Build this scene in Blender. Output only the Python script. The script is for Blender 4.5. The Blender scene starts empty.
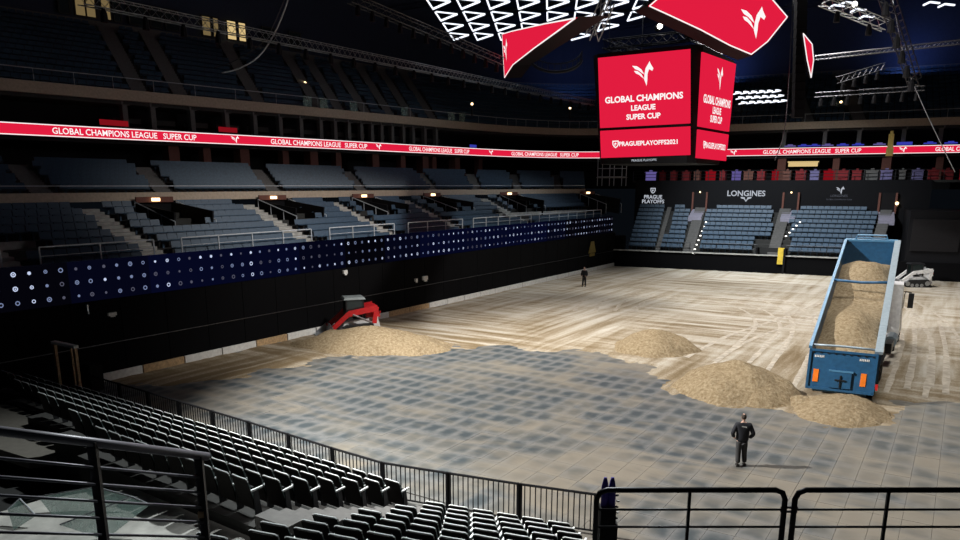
import bpy, math, random
from mathutils import Vector, Matrix, noise
random.seed(7)
S = bpy.context.scene
COL = S.collection

# ---------------------------------------------------------------- camera
FPX, CY, PITCH, YAW, CAMH = 744.2, 360.0, .2308, .571, 9.0
cam = bpy.data.objects.new('camera', bpy.data.cameras.new('camera'))
COL.objects.link(cam)
cam.data.sensor_width = 36.0
cam.data.lens = FPX / 960 * 36.0
cam.data.shift_y = (CY - 270) / 960
cam.data.clip_end = 400
cam.location = (0, 0, CAMH)
cam.rotation_euler = (math.pi / 2 - PITCH, 0, YAW)
S.camera = cam

# ---------------------------------------------------------------- world, lamps, exposure
S.view_settings.view_transform = 'Standard'
S.view_settings.look = 'None'
S.view_settings.gamma = 1
S.view_settings.exposure = 0.0
wd = bpy.data.worlds.new('hall_dark'); S.world = wd; wd.use_nodes = True
wd.node_tree.nodes['Background'].inputs[0].default_value = (.10, .14, .20, 1)
wd.node_tree.nodes['Background'].inputs[1].default_value = .02

def lamp(name, kind, loc, aim, power, color=(1, 1, 1), size=1.0, angle=60, blend=.5):
    d = bpy.data.lights.new(name, kind)
    o = bpy.data.objects.new(name, d); COL.objects.link(o)
    o.location = loc
    o.rotation_euler = (Vector(aim) - Vector(loc)).to_track_quat('-Z', 'Y').to_euler()
    d.energy = power; d.color = color
    if kind == 'SPOT':
        d.spot_size = math.radians(angle); d.spot_blend = blend; d.shadow_soft_size = size
    elif kind == 'AREA':
        d.shape = 'DISK'; d.size = size
    return o
# arena floodlights over floor and stands, the key one at the near left
lamp('floodlight_key', 'SPOT', (-31.5, 10.2, 25), (-5, 35, 0), 120000, (1, .98, .95), .3, 74, .6)
lamp('floodlight_far', 'SPOT', (-14, 69, 30), (-9, 64, 0), 52000, (1, .98, .95), 5.0, 100, .9)
lamp('floodlight_overhead', 'SPOT', (-2, 37, 30), (-2, 38, 0), 25000, (1, .98, .95), 4.0, 110, .8)
lamp('wall_fill', 'SPOT', (-9, 34, 25), (-31, 40, 0), 27000, (1, .97, .92), .4, 70, .8)  # added fill, no fixture seen; brightens the kickboard along the side wall
lamp('floodlight_stand', 'SPOT', (-17, 29, 24), (-17, 9, 2), 34000, (.93, 1, 1), .3, 52, .9)
lamp('landing_fill', 'SPOT', (-13, 20, 22), (-7.5, 6, 4), 17000, (.95, 1, 1), .3, 42, .7)  # added fill for the rails and landing close to the camera
lamp('houselight_end', 'SPOT', (-22, 64, 27), (-17, 88, 3.0), 50000, (.88, .95, 1), .6, 62, .9)
lamp('houselight_side', 'SPOT', (-28, 70, 16), (-41, 64, 7), 2100, (.85, .93, 1), .6, 120, 1)
lamp('side_fill_near', 'SPOT', (-24, 38, 16), (-44, 32, 7.0), 1100, (.85, .93, 1), .6, 120, 1)  # second side lamp, added to lift the near side seats out of black
for x_, y_, ax_, ay_, pw_ in ((-48, 100, -52, 106, 110), (-30, 108, -31, 112, 150), (-8, 110.5, -8, 114.5, 150), (12, 113, 12, 117, 150)):
    lamp('roof_blue_fill', 'AREA', (x_, y_, 23.6), (ax_, ay_, 29), pw_, (.20, .34, 1), 2.0)  # unseen blue wash, added to tint the upper wall without the seats

# ---------------------------------------------------------------- pixel -> place helpers
cp, sp, sy, cw = math.cos(PITCH), math.sin(PITCH), math.sin(YAW), math.cos(YAW)
RV = Vector((cw, sy, 0)); F0 = Vector((-sy, cw, 0)); ZV = Vector((0, 0, 1))
FV = F0 * cp - ZV * sp; UV = F0 * sp + ZV * cp; OV = Vector((0, 0, CAMH))
def ray(x, y): return FV + RV * ((x - 480) / FPX) - UV * ((y - CY) / FPX)
def at_z(x, y, z): d = ray(x, y); return OV + d * ((z - CAMH) / d.z)
def at_x(x, y, X): d = ray(x, y); return OV + d * (X / d.x)
def at_y(x, y, Y): d = ray(x, y); return OV + d * (Y / d.y)
def at_d(x, y, t): return OV + ray(x, y) * t
def at_plane(x, y, p, n): d = ray(x, y); return OV + d * ((Vector(p) - OV).dot(n) / d.dot(n))
def pix(p):
    d = Vector(p) - OV; w = d.dot(FV)
    return (480 + FPX * d.dot(RV) / w, CY - FPX * d.dot(UV) / w, w)

# ---------------------------------------------------------------- materials
MATS = {}
def mat(name, c, rough=.7, metal=0., var=.12, scale=6., bump=.0, emit=None, estr=1., alpha=None, spec=None):
    if name in MATS: return MATS[name]
    m = bpy.data.materials.new(name); m.use_nodes = True
    nt = m.node_tree; b = nt.nodes['Principled BSDF']; MATS[name] = m
    b.inputs['Roughness'].default_value = rough; b.inputs['Metallic'].default_value = metal
    if spec is not None: b.inputs['Specular IOR Level'].default_value = spec
    if emit:
        b.inputs['Base Color'].default_value = (0, 0, 0, 1); b.inputs['Specular IOR Level'].default_value = 0; b.inputs['Roughness'].default_value = 1
        b.inputs['Emission Color'].default_value = (*emit, 1); b.inputs['Emission Strength'].default_value = estr
        return m
    tc = nt.nodes.new('ShaderNodeTexCoord'); n = nt.nodes.new('ShaderNodeTexNoise')
    n.inputs['Scale'].default_value = scale; n.inputs['Detail'].default_value = 4
    nt.links.new(tc.outputs['Object'], n.inputs['Vector'])
    r = nt.nodes.new('ShaderNodeValToRGB')
    r.color_ramp.elements[0].position = .3; r.color_ramp.elements[1].position = .7
    r.color_ramp.elements[0].color = (*[max(0, k * (1 - var)) for k in c], 1)
    r.color_ramp.elements[1].color = (*[min(1, k * (1 + var)) for k in c], 1)
    nt.links.new(n.outputs['Fac'], r.inputs['Fac']); nt.links.new(r.outputs['Color'], b.inputs['Base Color'])
    if bump:
        bp = nt.nodes.new('ShaderNodeBump'); bp.inputs['Strength'].default_value = bump; bp.inputs['Distance'].default_value = .05
        nt.links.new(n.outputs['Fac'], bp.inputs['Height']); nt.links.new(bp.outputs['Normal'], b.inputs['Normal'])
    if alpha is not None: b.inputs['Alpha'].default_value = alpha
    return m
mat('black_drape', (.003, .003, .0036), .95, spec=.1); mat('black_paint', (.006, .006, .0075), .7, spec=.15)
mat('dark_wall', (.012, .011, .012), .9, spec=.2); mat('roof', (.03, .04, .075), .9)  # roof: blue light on the ceiling is put into this base colour
mat('concrete_dark', (.035, .034, .032), .9); mat('concrete', (.13, .125, .12), .9, bump=.1)
mat('concrete_pale', (.42, .41, .38), .9, var=.25, scale=2.5, bump=.15); mat('beige_fascia', (.52, .42, .32), .85)
mat('beige_slab', (.11, .10, .085), .85)
mat('steel', (.45, .47, .5), .35, .9); mat('steel_dark', (.10, .10, .11), .38, .8); mat('handrail_steel', (.30, .30, .34), .4, .1); mat('rail_paint', (.55, .58, .62), .5)
mat('gunmetal', (.035, .036, .04), .4, .6); mat('brick_column', (.16, .062, .045), .85)
mat('seat_blue', (.036, .074, .122), .5, var=.2); mat('seat_charcoal', (.014, .012, .011), .7, spec=.2); mat('seat_edge_lit', (.86, .90, .89), .45); mat('seat_edge_shaded', (.14, .20, .20), .5); mat('canopy_grey', (.22, .25, .25), .5)
mat('seat_fabric', (.022, .023, .024), .9, spec=.2)
mat('glass_green', (.30, .42, .38), .1, alpha=.5, spec=.8); mat('white_paint', (.72, .71, .68), .6); mat('wood_tan', (.45, .30, .16), .7, var=.3, scale=9)
mat('floor_base', (.12, .118, .11), .9)
mat('truck_blue', (.018, .085, .18), .4, var=.15); mat('truck_blue_light', (.07, .20, .34), .4); mat('truck_rail', (.27, .33, .37), .4, .3)
mat('rubber', (.012, .012, .012), .8); mat('orange_reflector', (.85, .20, .02), .35); mat('red_lens', (.5, .02, .02), .3)
mat('red_paint', (.58, .02, .025), .35); mat('white_body', (.8, .8, .8), .4); mat('dark_glass', (.02, .03, .03), .08, spec=.8)
mat('jacket', (.008, .009, .014), .8); mat('trousers', (.035, .035, .036), .9); mat('skin', (.55, .34, .26), .6); mat('hair', (.04, .028, .02), .8)
mat('shoe', (.015, .013, .012), .6); mat('yellow', (.7, .5, .05), .6); mat('purple', (.17, .11, .68), .6, var=.3)
mat('red_cloth', (.22, .012, .016), .8); mat('lilac', (.16, .14, .30), .7); mat('landing_pale', (.30, .28, .35), .8); mat('brass', (.5, .36, .1), .35, .7)
mat('led_red', (0, 0, 0), emit=(.76, .012, .050), estr=1.0); mat('led_white', (0, 0, 0), emit=(1, .95, .95), estr=1.0)
mat('tube_white', (0, 0, 0), emit=(.85, .9, 1), estr=1.5); mat('lamp_warm', (0, 0, 0), emit=(1, .72, .38), estr=3.5)
mat('lamp_white', (0, 0, 0), emit=(1, .97, .9), estr=3.5); mat('window_warm', (0, 0, 0), emit=(.85, .62, .28), estr=.8)
mat('window_dim', (0, 0, 0), emit=(.35, .25, .11), estr=.45); mat('sign_white', (0, 0, 0), emit=(.62, .66, .74), estr=.75); mat('sign_dim', (0, 0, 0), emit=(.12, .13, .16), estr=.7)
mat('led_blue_lit', (0, 0, 0), emit=(.0016, .0024, .014), estr=1.0); mat('led_dark', (0, 0, 0), emit=(.0012, .0012, .003), estr=1.0)
mat('led_blue_dim', (0, 0, 0), emit=(.0014, .0018, .008), estr=1.0); mat('dot_a', (0, 0, 0), emit=(.62, .70, .95), estr=.9); mat('dot_b', (0, 0, 0), emit=(.22, .27, .45), estr=.8); mat('dot_c', (0, 0, 0), emit=(.09, .09, .13), estr=.9)
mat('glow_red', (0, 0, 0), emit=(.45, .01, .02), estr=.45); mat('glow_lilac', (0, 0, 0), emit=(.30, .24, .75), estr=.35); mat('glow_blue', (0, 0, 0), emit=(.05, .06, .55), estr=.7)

# ---------------------------------------------------------------- mesh builder
class MB:
    def __init__(s): s.v = []; s.f = []; s.m = []
    def add(s, vs, fs, mi=0):
        o = len(s.v); s.v += [Vector(p) for p in vs]; s.f += [tuple(i + o for i in f) for f in fs]; s.m += [mi] * len(fs); return s
    def hexa(s, b, t, mi=0):
        n = len(b)
        fs = [tuple(range(n - 1, -1, -1)), tuple(range(n, 2 * n))] + [(i, (i + 1) % n, n + (i + 1) % n, n + i) for i in range(n)]
        return s.add(list(b) + list(t), fs, mi)
    def box(s, c, d, rz=0, mi=0):
        c = Vector(c); x, y, z = d[0] / 2, d[1] / 2, d[2] / 2
        R = Matrix.Rotation(rz, 3, 'Z')
        q = [R @ Vector(p) + c for p in ((-x, -y, -z), (x, -y, -z), (x, y, -z), (-x, y, -z), (-x, -y, z), (x, -y, z), (x, y, z), (-x, y, z))]
        return s.hexa(q[:4], q[4:], mi)
    def bar(s, p, q, w, h, up=(0, 0, 1), mi=0):
        p = Vector(p); q = Vector(q); d = (q - p).normalized(); a = d.cross(Vector(up))
        if a.length < 1e-4: a = d.cross(Vector((1, 0, 0)))
        a.normalize(); b = a.cross(d)
        o = [a * (i * w / 2) + b * (j * h / 2) for i, j in ((-1, -1), (1, -1), (1, 1), (-1, 1))]
        return s.hexa([p + k for k in o], [q + k for k in o], mi)
    def tube(s, pts, r, n=8, mi=0, close=False):
        pts = [Vector(p) for p in pts]; N = len(pts); rs = r if isinstance(r, (list, tuple)) else [r] * N
        rings = []; a = None
        for i, p in enumerate(pts):
            d = (pts[(i + 1) % N] - pts[i - 1]) if close else (pts[min(i + 1, N - 1)] - pts[max(i - 1, 0)])
            d.normalize()
            if a is None:
                a = d.cross(ZV)
                if a.length < 1e-3: a = d.cross(Vector((1, 0, 0)))
            else: a = a - d * a.dot(d)
            a.normalize(); b = d.cross(a)
            rings.append([p + (a * math.cos(k * 2 * math.pi / n) + b * math.sin(k * 2 * math.pi / n)) * rs[i] for k in range(n)])
        fs = []; L = N if close else N - 1
        for i in range(L):
            j = (i + 1) % N
            fs += [(i * n + k, i * n + (k + 1) % n, j * n + (k + 1) % n, j * n + k) for k in range(n)]
        if not close: fs += [tuple(range(n - 1, -1, -1)), tuple((N - 1) * n + k for k in range(n))]
        return s.add([v for g in rings for v in g], fs, mi)
    def prism(s, poly, ext, mi=0):
        e = Vector(ext); return s.hexa([Vector(p) for p in poly], [Vector(p) + e for p in poly], mi)
    def disc(s, c, r, ax, ay, n=10, mi=0, r0=0):
        c = Vector(c); pt = lambda k, q: c + ax * (math.cos(k * 2 * math.pi / n) * q) + ay * (math.sin(k * 2 * math.pi / n) * q)
        if r0 == 0: return s.add([pt(k, r) for k in range(n)], [tuple(range(n))], mi)
        return s.add([pt(k, r) for k in range(n)] + [pt(k, r0) for k in range(n)], [(k, (k + 1) % n, n + (k + 1) % n, n + k) for k in range(n)], mi)
    def sphere(s, c, r, n=10, m=6, sc=(1, 1, 1), mi=0):
        c = Vector(c); vs = []; fs = []
        for j in range(m + 1):
            t = math.pi * j / m
            for k in range(n): vs.append(c + Vector((r * sc[0] * math.sin(t) * math.cos(2 * math.pi * k / n), r * sc[1] * math.sin(t) * math.sin(2 * math.pi * k / n), r * sc[2] * math.cos(t))))
        for j in range(m): fs += [(j * n + k, (j + 1) * n + k, (j + 1) * n + (k + 1) % n, j * n + (k + 1) % n) for k in range(n)]
        return s.add(vs, fs, mi)
    def truss(s, p, q, w, r=.03, step=None, up=(0, 0, 1), n=4):
        p = Vector(p); q = Vector(q); d = q - p; L = d.length; d.normalize()
        a = d.cross(Vector(up))
        if a.length < 1e-3: a = d.cross(Vector((1, 0, 0)))
        a.normalize(); b = a.cross(d); h = w / 2; step = step or w
        cs = [a * (i * h) + b * (j * h) for i, j in ((-1, -1), (1, -1), (1, 1), (-1, 1))]
        for c in cs: s.tube([p + c, q + c], r, n)
        k = max(1, int(L / step))
        for i in range(k):
            u = p + d * (L * i / k); v = p + d * (L * (i + 1) / k)
            for j in range(4): s.tube([u + cs[j], v + cs[(j + 1) % 4]], r * .6, 3)
        return s

def mesh_of(name, mb, mats, smooth=False, inv=None):
    me = bpy.data.meshes.new(name)
    me.from_pydata([tuple(inv @ p) if inv else tuple(p) for p in mb.v], [], mb.f)
    mats = mats if isinstance(mats, (list, tuple)) else [mats]
    for m in mats: me.materials.append(MATS[m])
    if len(mats) > 1: me.polygons.foreach_set('material_index', mb.m)
    if smooth: me.polygons.foreach_set('use_smooth', [True] * len(me.polygons))
    me.update(); return me
def tag(o, label=None, cat=None, group=None, kind=None):
    for k, v in (('label', label), ('category', cat), ('group', group), ('kind', kind)):
        if v: o[k] = v
    return o
def solo(name, mb, mats, label=None, cat=None, group=None, kind=None, smooth=False):
    """one-mesh top-level object, origin at its base"""
    xs = [p.x for p in mb.v]; ys = [p.y for p in mb.v]; zs = [p.z for p in mb.v]
    o0 = Vector(((min(xs) + max(xs)) / 2, (min(ys) + max(ys)) / 2, min(zs)))
    o = bpy.data.objects.new(name, mesh_of(name, mb, mats, smooth, Matrix.Translation(-o0)))
    o.location = o0; COL.objects.link(o); return tag(o, label, cat, group, kind)
def structure(name, mb, mats, **k): return solo(name, mb, mats, kind='structure', **k)
class Thing:
    def __init__(s, name, label, cat, loc, rz=0, group=None, kind=None):
        s.o = bpy.data.objects.new(name, None); COL.objects.link(s.o); s.o.empty_display_size = .3
        s.o.location = loc; s.o.rotation_euler = (0, 0, rz); tag(s.o, label, cat, group, kind)
        s.M = Matrix.Translation(loc) @ Matrix.Rotation(rz, 4, 'Z'); s.I = s.M.inverted()
    def part(s, name, mb, mats, parent=None, world=True, smooth=False, label=None, kind=None):
        o = bpy.data.objects.new(name, mesh_of(name, mb, mats, smooth, s.I if world else None)); COL.objects.link(o)
        o.parent = parent or s.o; return tag(o, label, None, None, kind)
def child_of(owner, name, mb, mats, smooth=False, label=None, kind=None):
    """part of a one-mesh object, vertices given in world space"""
    inv = Matrix.Translation(-Vector(owner.location))
    o = bpy.data.objects.new(name, mesh_of(name, mb, mats, smooth, inv)); COL.objects.link(o); o.parent = owner
    return tag(o, label, None, None, kind)
def copy_tree(o, parent=None):
    c = o.copy(); COL.objects.link(c); c.parent = parent
    for ch in list(o.children): copy_tree(ch, c)
    return c

# ---------------------------------------------------------------- flat lettering and marks
_tc = {}
def text_geo(body, bold=.0):
    """(verts2d, faces, width) at cap height about 0.7, centred on origin"""
    k = (body, bold)
    if k in _tc: return _tc[k]
    cu = bpy.data.curves.new('lettering', 'FONT'); cu.body = body; cu.align_x = 'CENTER'; cu.offset = bold; cu.resolution_u = 3
    o = bpy.data.objects.new('lettering', cu); COL.objects.link(o)
    me = bpy.data.meshes.new_from_object(o.evaluated_get(bpy.context.evaluated_depsgraph_get()))
    vs = [(v.co.x, v.co.y - .35) for v in me.vertices]; fs = [tuple(p.vertices) for p in me.polygons]
    bpy.data.objects.remove(o); bpy.data.curves.remove(cu); bpy.data.meshes.remove(me)
    w = max(v[0] for v in vs) - min(v[0] for v in vs) if vs else 0
    _tc[k] = (vs, fs, w); return _tc[k]
MARK = [[(-.52, .44), (-.28, .40), (-.05, .24), (.09, .0), (.0, .05), (-.2, .20), (-.38, .28)],
        [(-.43, .20), (-.25, .18), (-.06, .03), (.09, -.22), (.0, -.15), (-.18, .0), (-.34, .08)],
        [(.20, -.54), (.08, -.24), (.10, .02), (.16, .28), (.29, .46), (.33, .22), (.25, .0), (.24, -.25)],
        [(.29, .46), (.36, .58), (.42, .44), (.55, .24), (.49, .13), (.33, .22)]]
def put(mb, geo, fn, mi=0):
    vs, fs = geo[0], geo[1]; mb.add([fn(x, y) for x, y in vs], fs, mi)
def mark_geo(s):
    vs = []; fs = []
    for p in MARK:
        fs.append(tuple(range(len(vs), len(vs) + len(p)))); vs += [(x * s, y * s) for x, y in p]
    return vs, fs
SHIELD = ([(-.5, .5), (.5, .5), (.5, -.05), (.3, -.4), (0, -.6), (-.3, -.4), (-.5, -.05), (-.34, .34), (.34, .34), (.34, -.02), (.2, -.28), (0, -.42), (-.2, -.28), (-.34, -.02)],
          [(0, 1, 8, 7), (1, 2, 9, 8), (2, 3, 10, 9), (3, 4, 11, 10), (4, 5, 12, 11), (5, 6, 13, 12), (6, 0, 7, 13)])
SHIELD_HORSE = ([(-.2, .1), (.02, .25), (.16, .05), (.12, -.08), (0, .02), (-.04, -.3), (-.16, -.2)], [tuple(range(7))])

# ================================================================= SETTING
WX = -33.3                                               # black side wall
FA = Vector((-33.0, 80.0, 0)); FD = Vector((27.8, 3.5, 0)).normalized(); FN = Vector((-FD.y, FD.x, 0))   # far end line and its outward normal
def far(s, d, z): return FA + FD * s + FN * d + ZV * z

# ---- floor slab and the panels laid on it
base = MB().box((-14, 44, -.09), (54, 100, .1))
floor = structure('floor', base, 'floor_base')
SAND_PX = [(112, 381), (150, 388), (185, 384), (230, 378), (290, 365), (335, 357), (400, 351), (440, 346), (500, 346), (540, 350), (600, 355), (640, 362), (668, 384), (720, 405), (790, 411), (832, 428), (880, 424), (905, 404), (960, 398)]
SP = [at_z(x, y, 0) for x, y in SAND_PX]
SPOLY = [(p.x, p.y) for p in SP] + [(8, 39), (8, 86), (-33.3, 80.2), (-33.3, 20)]
def sand_sd(x, y):
    ins = False; best = 1e9; n = len(SPOLY)
    for i in range(n):
        x1, y1 = SPOLY[i]; x2, y2 = SPOLY[(i + 1) % n]
        if (y1 > y) != (y2 > y) and x < (x2 - x1) * (y - y1) / (y2 - y1) + x1: ins = not ins
        dx, dy = x2 - x1, y2 - y1; t = max(0, min(1, ((x - x1) * dx + (y - y1) * dy) / (dx * dx + dy * dy + 1e-9)))
        best = min(best, math.hypot(x - x1 - t * dx, y - y1 - t * dy))
    return best if ins else -best

def tile_mat(name, attr):
    m = bpy.data.materials.new(name); m.use_nodes = True; MATS[name] = m; nt = m.node_tree; N = nt.nodes; L = nt.links
    b = N['Principled BSDF']; b.inputs['Roughness'].default_value = .62; b.inputs['Specular IOR Level'].default_value = .35
    uv = N.new('ShaderNodeTexCoord'); geo = N.new('ShaderNodeNewGeometry')
    sub = N.new('ShaderNodeVectorMath'); sub.operation = 'SUBTRACT'; sub.inputs[1].default_value = (.5, .5, 0); L.new(uv.outputs['UV'], sub.inputs[0])
    n1 = N.new('ShaderNodeTexNoise'); n1.inputs['Scale'].default_value = 2.2; n1.inputs['Detail'].default_value = 5; L.new(geo.outputs['Position'], n1.inputs['Vector'])
    ab = N.new('ShaderNodeVectorMath'); ab.operation = 'ABSOLUTE'; L.new(sub.outputs[0], ab.inputs[0])
    sq = N.new('ShaderNodeVectorMath'); sq.operation = 'MULTIPLY'; L.new(ab.outputs[0], sq.inputs[0]); L.new(ab.outputs[0], sq.inputs[1])
    ln0 = N.new('ShaderNodeVectorMath'); ln0.operation = 'LENGTH'; L.new(sq.outputs[0], ln0.inputs[0])
    ln = N.new('ShaderNodeMath'); ln.operation = 'SQRT'; L.new(ln0.outputs['Value'], ln.inputs[0])
    ad = N.new('ShaderNodeMath'); ad.operation = 'MULTIPLY_ADD'; L.new(n1.outputs['Fac'], ad.inputs[0]); ad.inputs[1].default_value = .62; L.new(ln.outputs[0], ad.inputs[2])
    edge = N.new('ShaderNodeMapRange'); edge.interpolation_type = 'SMOOTHSTEP'; edge.inputs[1].default_value = .44; edge.inputs[2].default_value = .92; L.new(ad.outputs[0], edge.inputs[0])
    if attr:
        rn = N.new('ShaderNodeAttribute'); rn.attribute_name = 'shade'; rnd = rn.outputs['Fac']
    else:
        rn = N.new('ShaderNodeObjectInfo'); rnd = rn.outputs['Random']
    big = N.new('ShaderNodeTexNoise'); big.inputs['Scale'].default_value = .17; big.inputs['Detail'].default_value = 3; L.new(geo.outputs['Position'], big.inputs['Vector'])
    dust = N.new('ShaderNodeMapRange'); dust.inputs[1].default_value = .43; dust.inputs[2].default_value = .60; L.new(big.outputs['Fac'], dust.inputs[0])
    # heavy dust where the sand was driven over (right part of the hall)
    sx = N.new('ShaderNodeSeparateXYZ'); L.new(geo.outputs['Position'], sx.inputs[0])
    rx = N.new('ShaderNodeMapRange'); rx.inputs[1].default_value = -9; rx.inputs[2].default_value = -1; rx.inputs[4].default_value = .55; L.new(sx.outputs['X'], rx.inputs[0])
    lx = N.new('ShaderNodeMapRange'); lx.inputs[1].default_value = -24; lx.inputs[2].default_value = -6; lx.inputs[3].default_value = .45; lx.inputs[4].default_value = 1.0; L.new(sx.outputs['X'], lx.inputs[0])
    dl = N.new('ShaderNodeMath'); dl.operation = 'MULTIPLY'; L.new(dust.outputs[0], dl.inputs[0]); L.new(lx.outputs[0], dl.inputs[1])
    dm0 = N.new('ShaderNodeMath'); dm0.operation = 'MAXIMUM'; L.new(dl.outputs[0], dm0.inputs[0]); L.new(rx.outputs[0], dm0.inputs[1])
    mp = N.new('ShaderNodeMapping'); mp.inputs['Scale'].default_value = (.35, 1.0, 1); mp.inputs['Rotation'].default_value = (0, 0, .5); L.new(geo.outputs['Position'], mp.inputs['Vector'])
    sw = N.new('ShaderNodeTexNoise'); sw.inputs['Scale'].default_value = .8; sw.inputs['Detail'].default_value = 6; sw.inputs['Distortion'].default_value = 1.2; L.new(mp.outputs[0], sw.inputs['Vector'])
    swr = N.new('ShaderNodeMapRange'); swr.inputs[1].default_value = .35; swr.inputs[2].default_value = .7; swr.inputs[3].default_value = -.35; swr.inputs[4].default_value = .4; L.new(sw.outputs['Fac'], swr.inputs[0])
    dm = N.new('ShaderNodeMath'); dm.operation = 'ADD'; L.new(dm0.outputs[0], dm.inputs[0]); L.new(swr.outputs[0], dm.inputs[1])
    r3 = N.new('ShaderNodeMath'); r3.operation = 'MULTIPLY_ADD'; L.new(rnd, r3.inputs[0]); r3.inputs[1].default_value = .42; L.new(dm.outputs[0], r3.inputs[2])
    r4 = N.new('ShaderNodeMath'); r4.operation = 'SUBTRACT'; L.new(r3.outputs[0], r4.inputs[0]); r4.inputs[1].default_value = .16; r4.use_clamp = True
    cen = N.new('ShaderNodeMix'); cen.data_type = 'RGBA'; cen.inputs[6].default_value = (.042, .053, .058, 1); cen.inputs[7].default_value = (.172, .152, .120, 1); L.new(r4.outputs[0], cen.inputs[0])
    rim = N.new('ShaderNodeMix'); rim.data_type = 'RGBA'; rim.inputs[6].default_value = (.135, .137, .134, 1); rim.inputs[7].default_value = (.185, .165, .132, 1); L.new(r4.outputs[0], rim.inputs[0])
    mx = N.new('ShaderNodeMix'); mx.data_type = 'RGBA'; L.new(edge.outputs[0], mx.inputs[0]); L.new(cen.outputs[2], mx.inputs[6]); L.new(rim.outputs[2], mx.inputs[7])
    L.new(mx.outputs[2], b.inputs['Base Color'])
    bp = N.new('ShaderNodeBump'); bp.inputs['Strength'].default_value = .15; bp.inputs['Distance'].default_value = .01; L.new(n1.outputs['Fac'], bp.inputs['Height']); L.new(bp.outputs['Normal'], b.inputs['Normal'])
tile_mat('floor_panel', False); tile_mat('floor_panel_far', True)
TA, TB, TX, TY = .726, 1.183, -14.62, 24.10
def tile_geo(c=(0, 0)):
    a, b2, e = TA / 2 - .002, TB / 2 - .002, .003
    vs = [(c[0] - a, c[1] - b2, -.04), (c[0] + a, c[1] - b2, -.04), (c[0] + a, c[1] + b2, -.04), (c[0] - a, c[1] + b2, -.04)]
    vs += [(c[0] - a + e, c[1] - b2 + e, 0), (c[0] + a - e, c[1] - b2 + e, 0), (c[0] + a - e, c[1] + b2 - e, 0), (c[0] - a + e, c[1] + b2 - e, 0)]
    return vs, [(4, 5, 6, 7), (0, 1, 5, 4), (1, 2, 6, 5), (2, 3, 7, 6), (3, 0, 4, 7)]
def set_uv(me, cnt):
    uvl = me.uv_layers.new(name='UVMap'); pat = [0, 0, 1, 0, 1, 1, 0, 1] + [0, 0, 1, 0, 1, 0, 0, 0] + [1, 0, 1, 1, 1, 1, 1, 0] + [1, 1, 0, 1, 0, 1, 1, 1] + [0, 1, 0, 0, 0, 0, 0, 1]
    uvl.data.foreach_set('uv', [float(k) for k in pat] * cnt)
tiles = []
for i in range(-30, 27):
    for j in range(-7, 21):
        x, y = TX + i * TA, TY + j * TB
        if x < -32.8 or x > 5: continue
        if y < 16.7 and x < -6.8: continue
        if sand_sd(x, y) > 1.3: continue
        px, py, w = pix((x, y, 0))
        vis = 0 < px < 960 and py < 545
        hid = (px < 592 and py > 372 + (px - 75) * .232)
        tiles.append((0 if vis and not hid else 1, w, x, y))
tiles.sort()
tm = bpy.data.meshes.new('floor_panel'); g = tile_geo(); tm.from_pydata(g[0], [], g[1]); tm.materials.append(MATS['floor_panel']); set_uv(tm, 1)
for _, w, x, y in tiles[:300]:
    o = bpy.data.objects.new('floor_panel', tm); COL.objects.link(o); o.parent = floor
    o.location = Vector((x, y, random.uniform(-.004, .003))) - Vector(floor.location)
rest = tiles[300:]; vs = []; fs = []
for _, w, x, y in rest:
    g = tile_geo((x, y)); o0 = len(vs); vs += g[0]; fs += [tuple(k + o0 for k in f) for f in g[1]]
me = bpy.data.meshes.new('floor_panels_beyond'); me.from_pydata([tuple(Vector(v) - Vector(floor.location)) for v in vs], [], fs); me.materials.append(MATS['floor_panel_far']); set_uv(me, len(rest))
at = me.attributes.new('shade', 'FLOAT', 'FACE'); at.data.foreach_set('value', [r for _ in rest for r in [random.random()] * 5])
o = bpy.data.objects.new('floor_panels_beyond', me); COL.objects.link(o); o.parent = floor; tag(o, kind='stuff')

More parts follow.
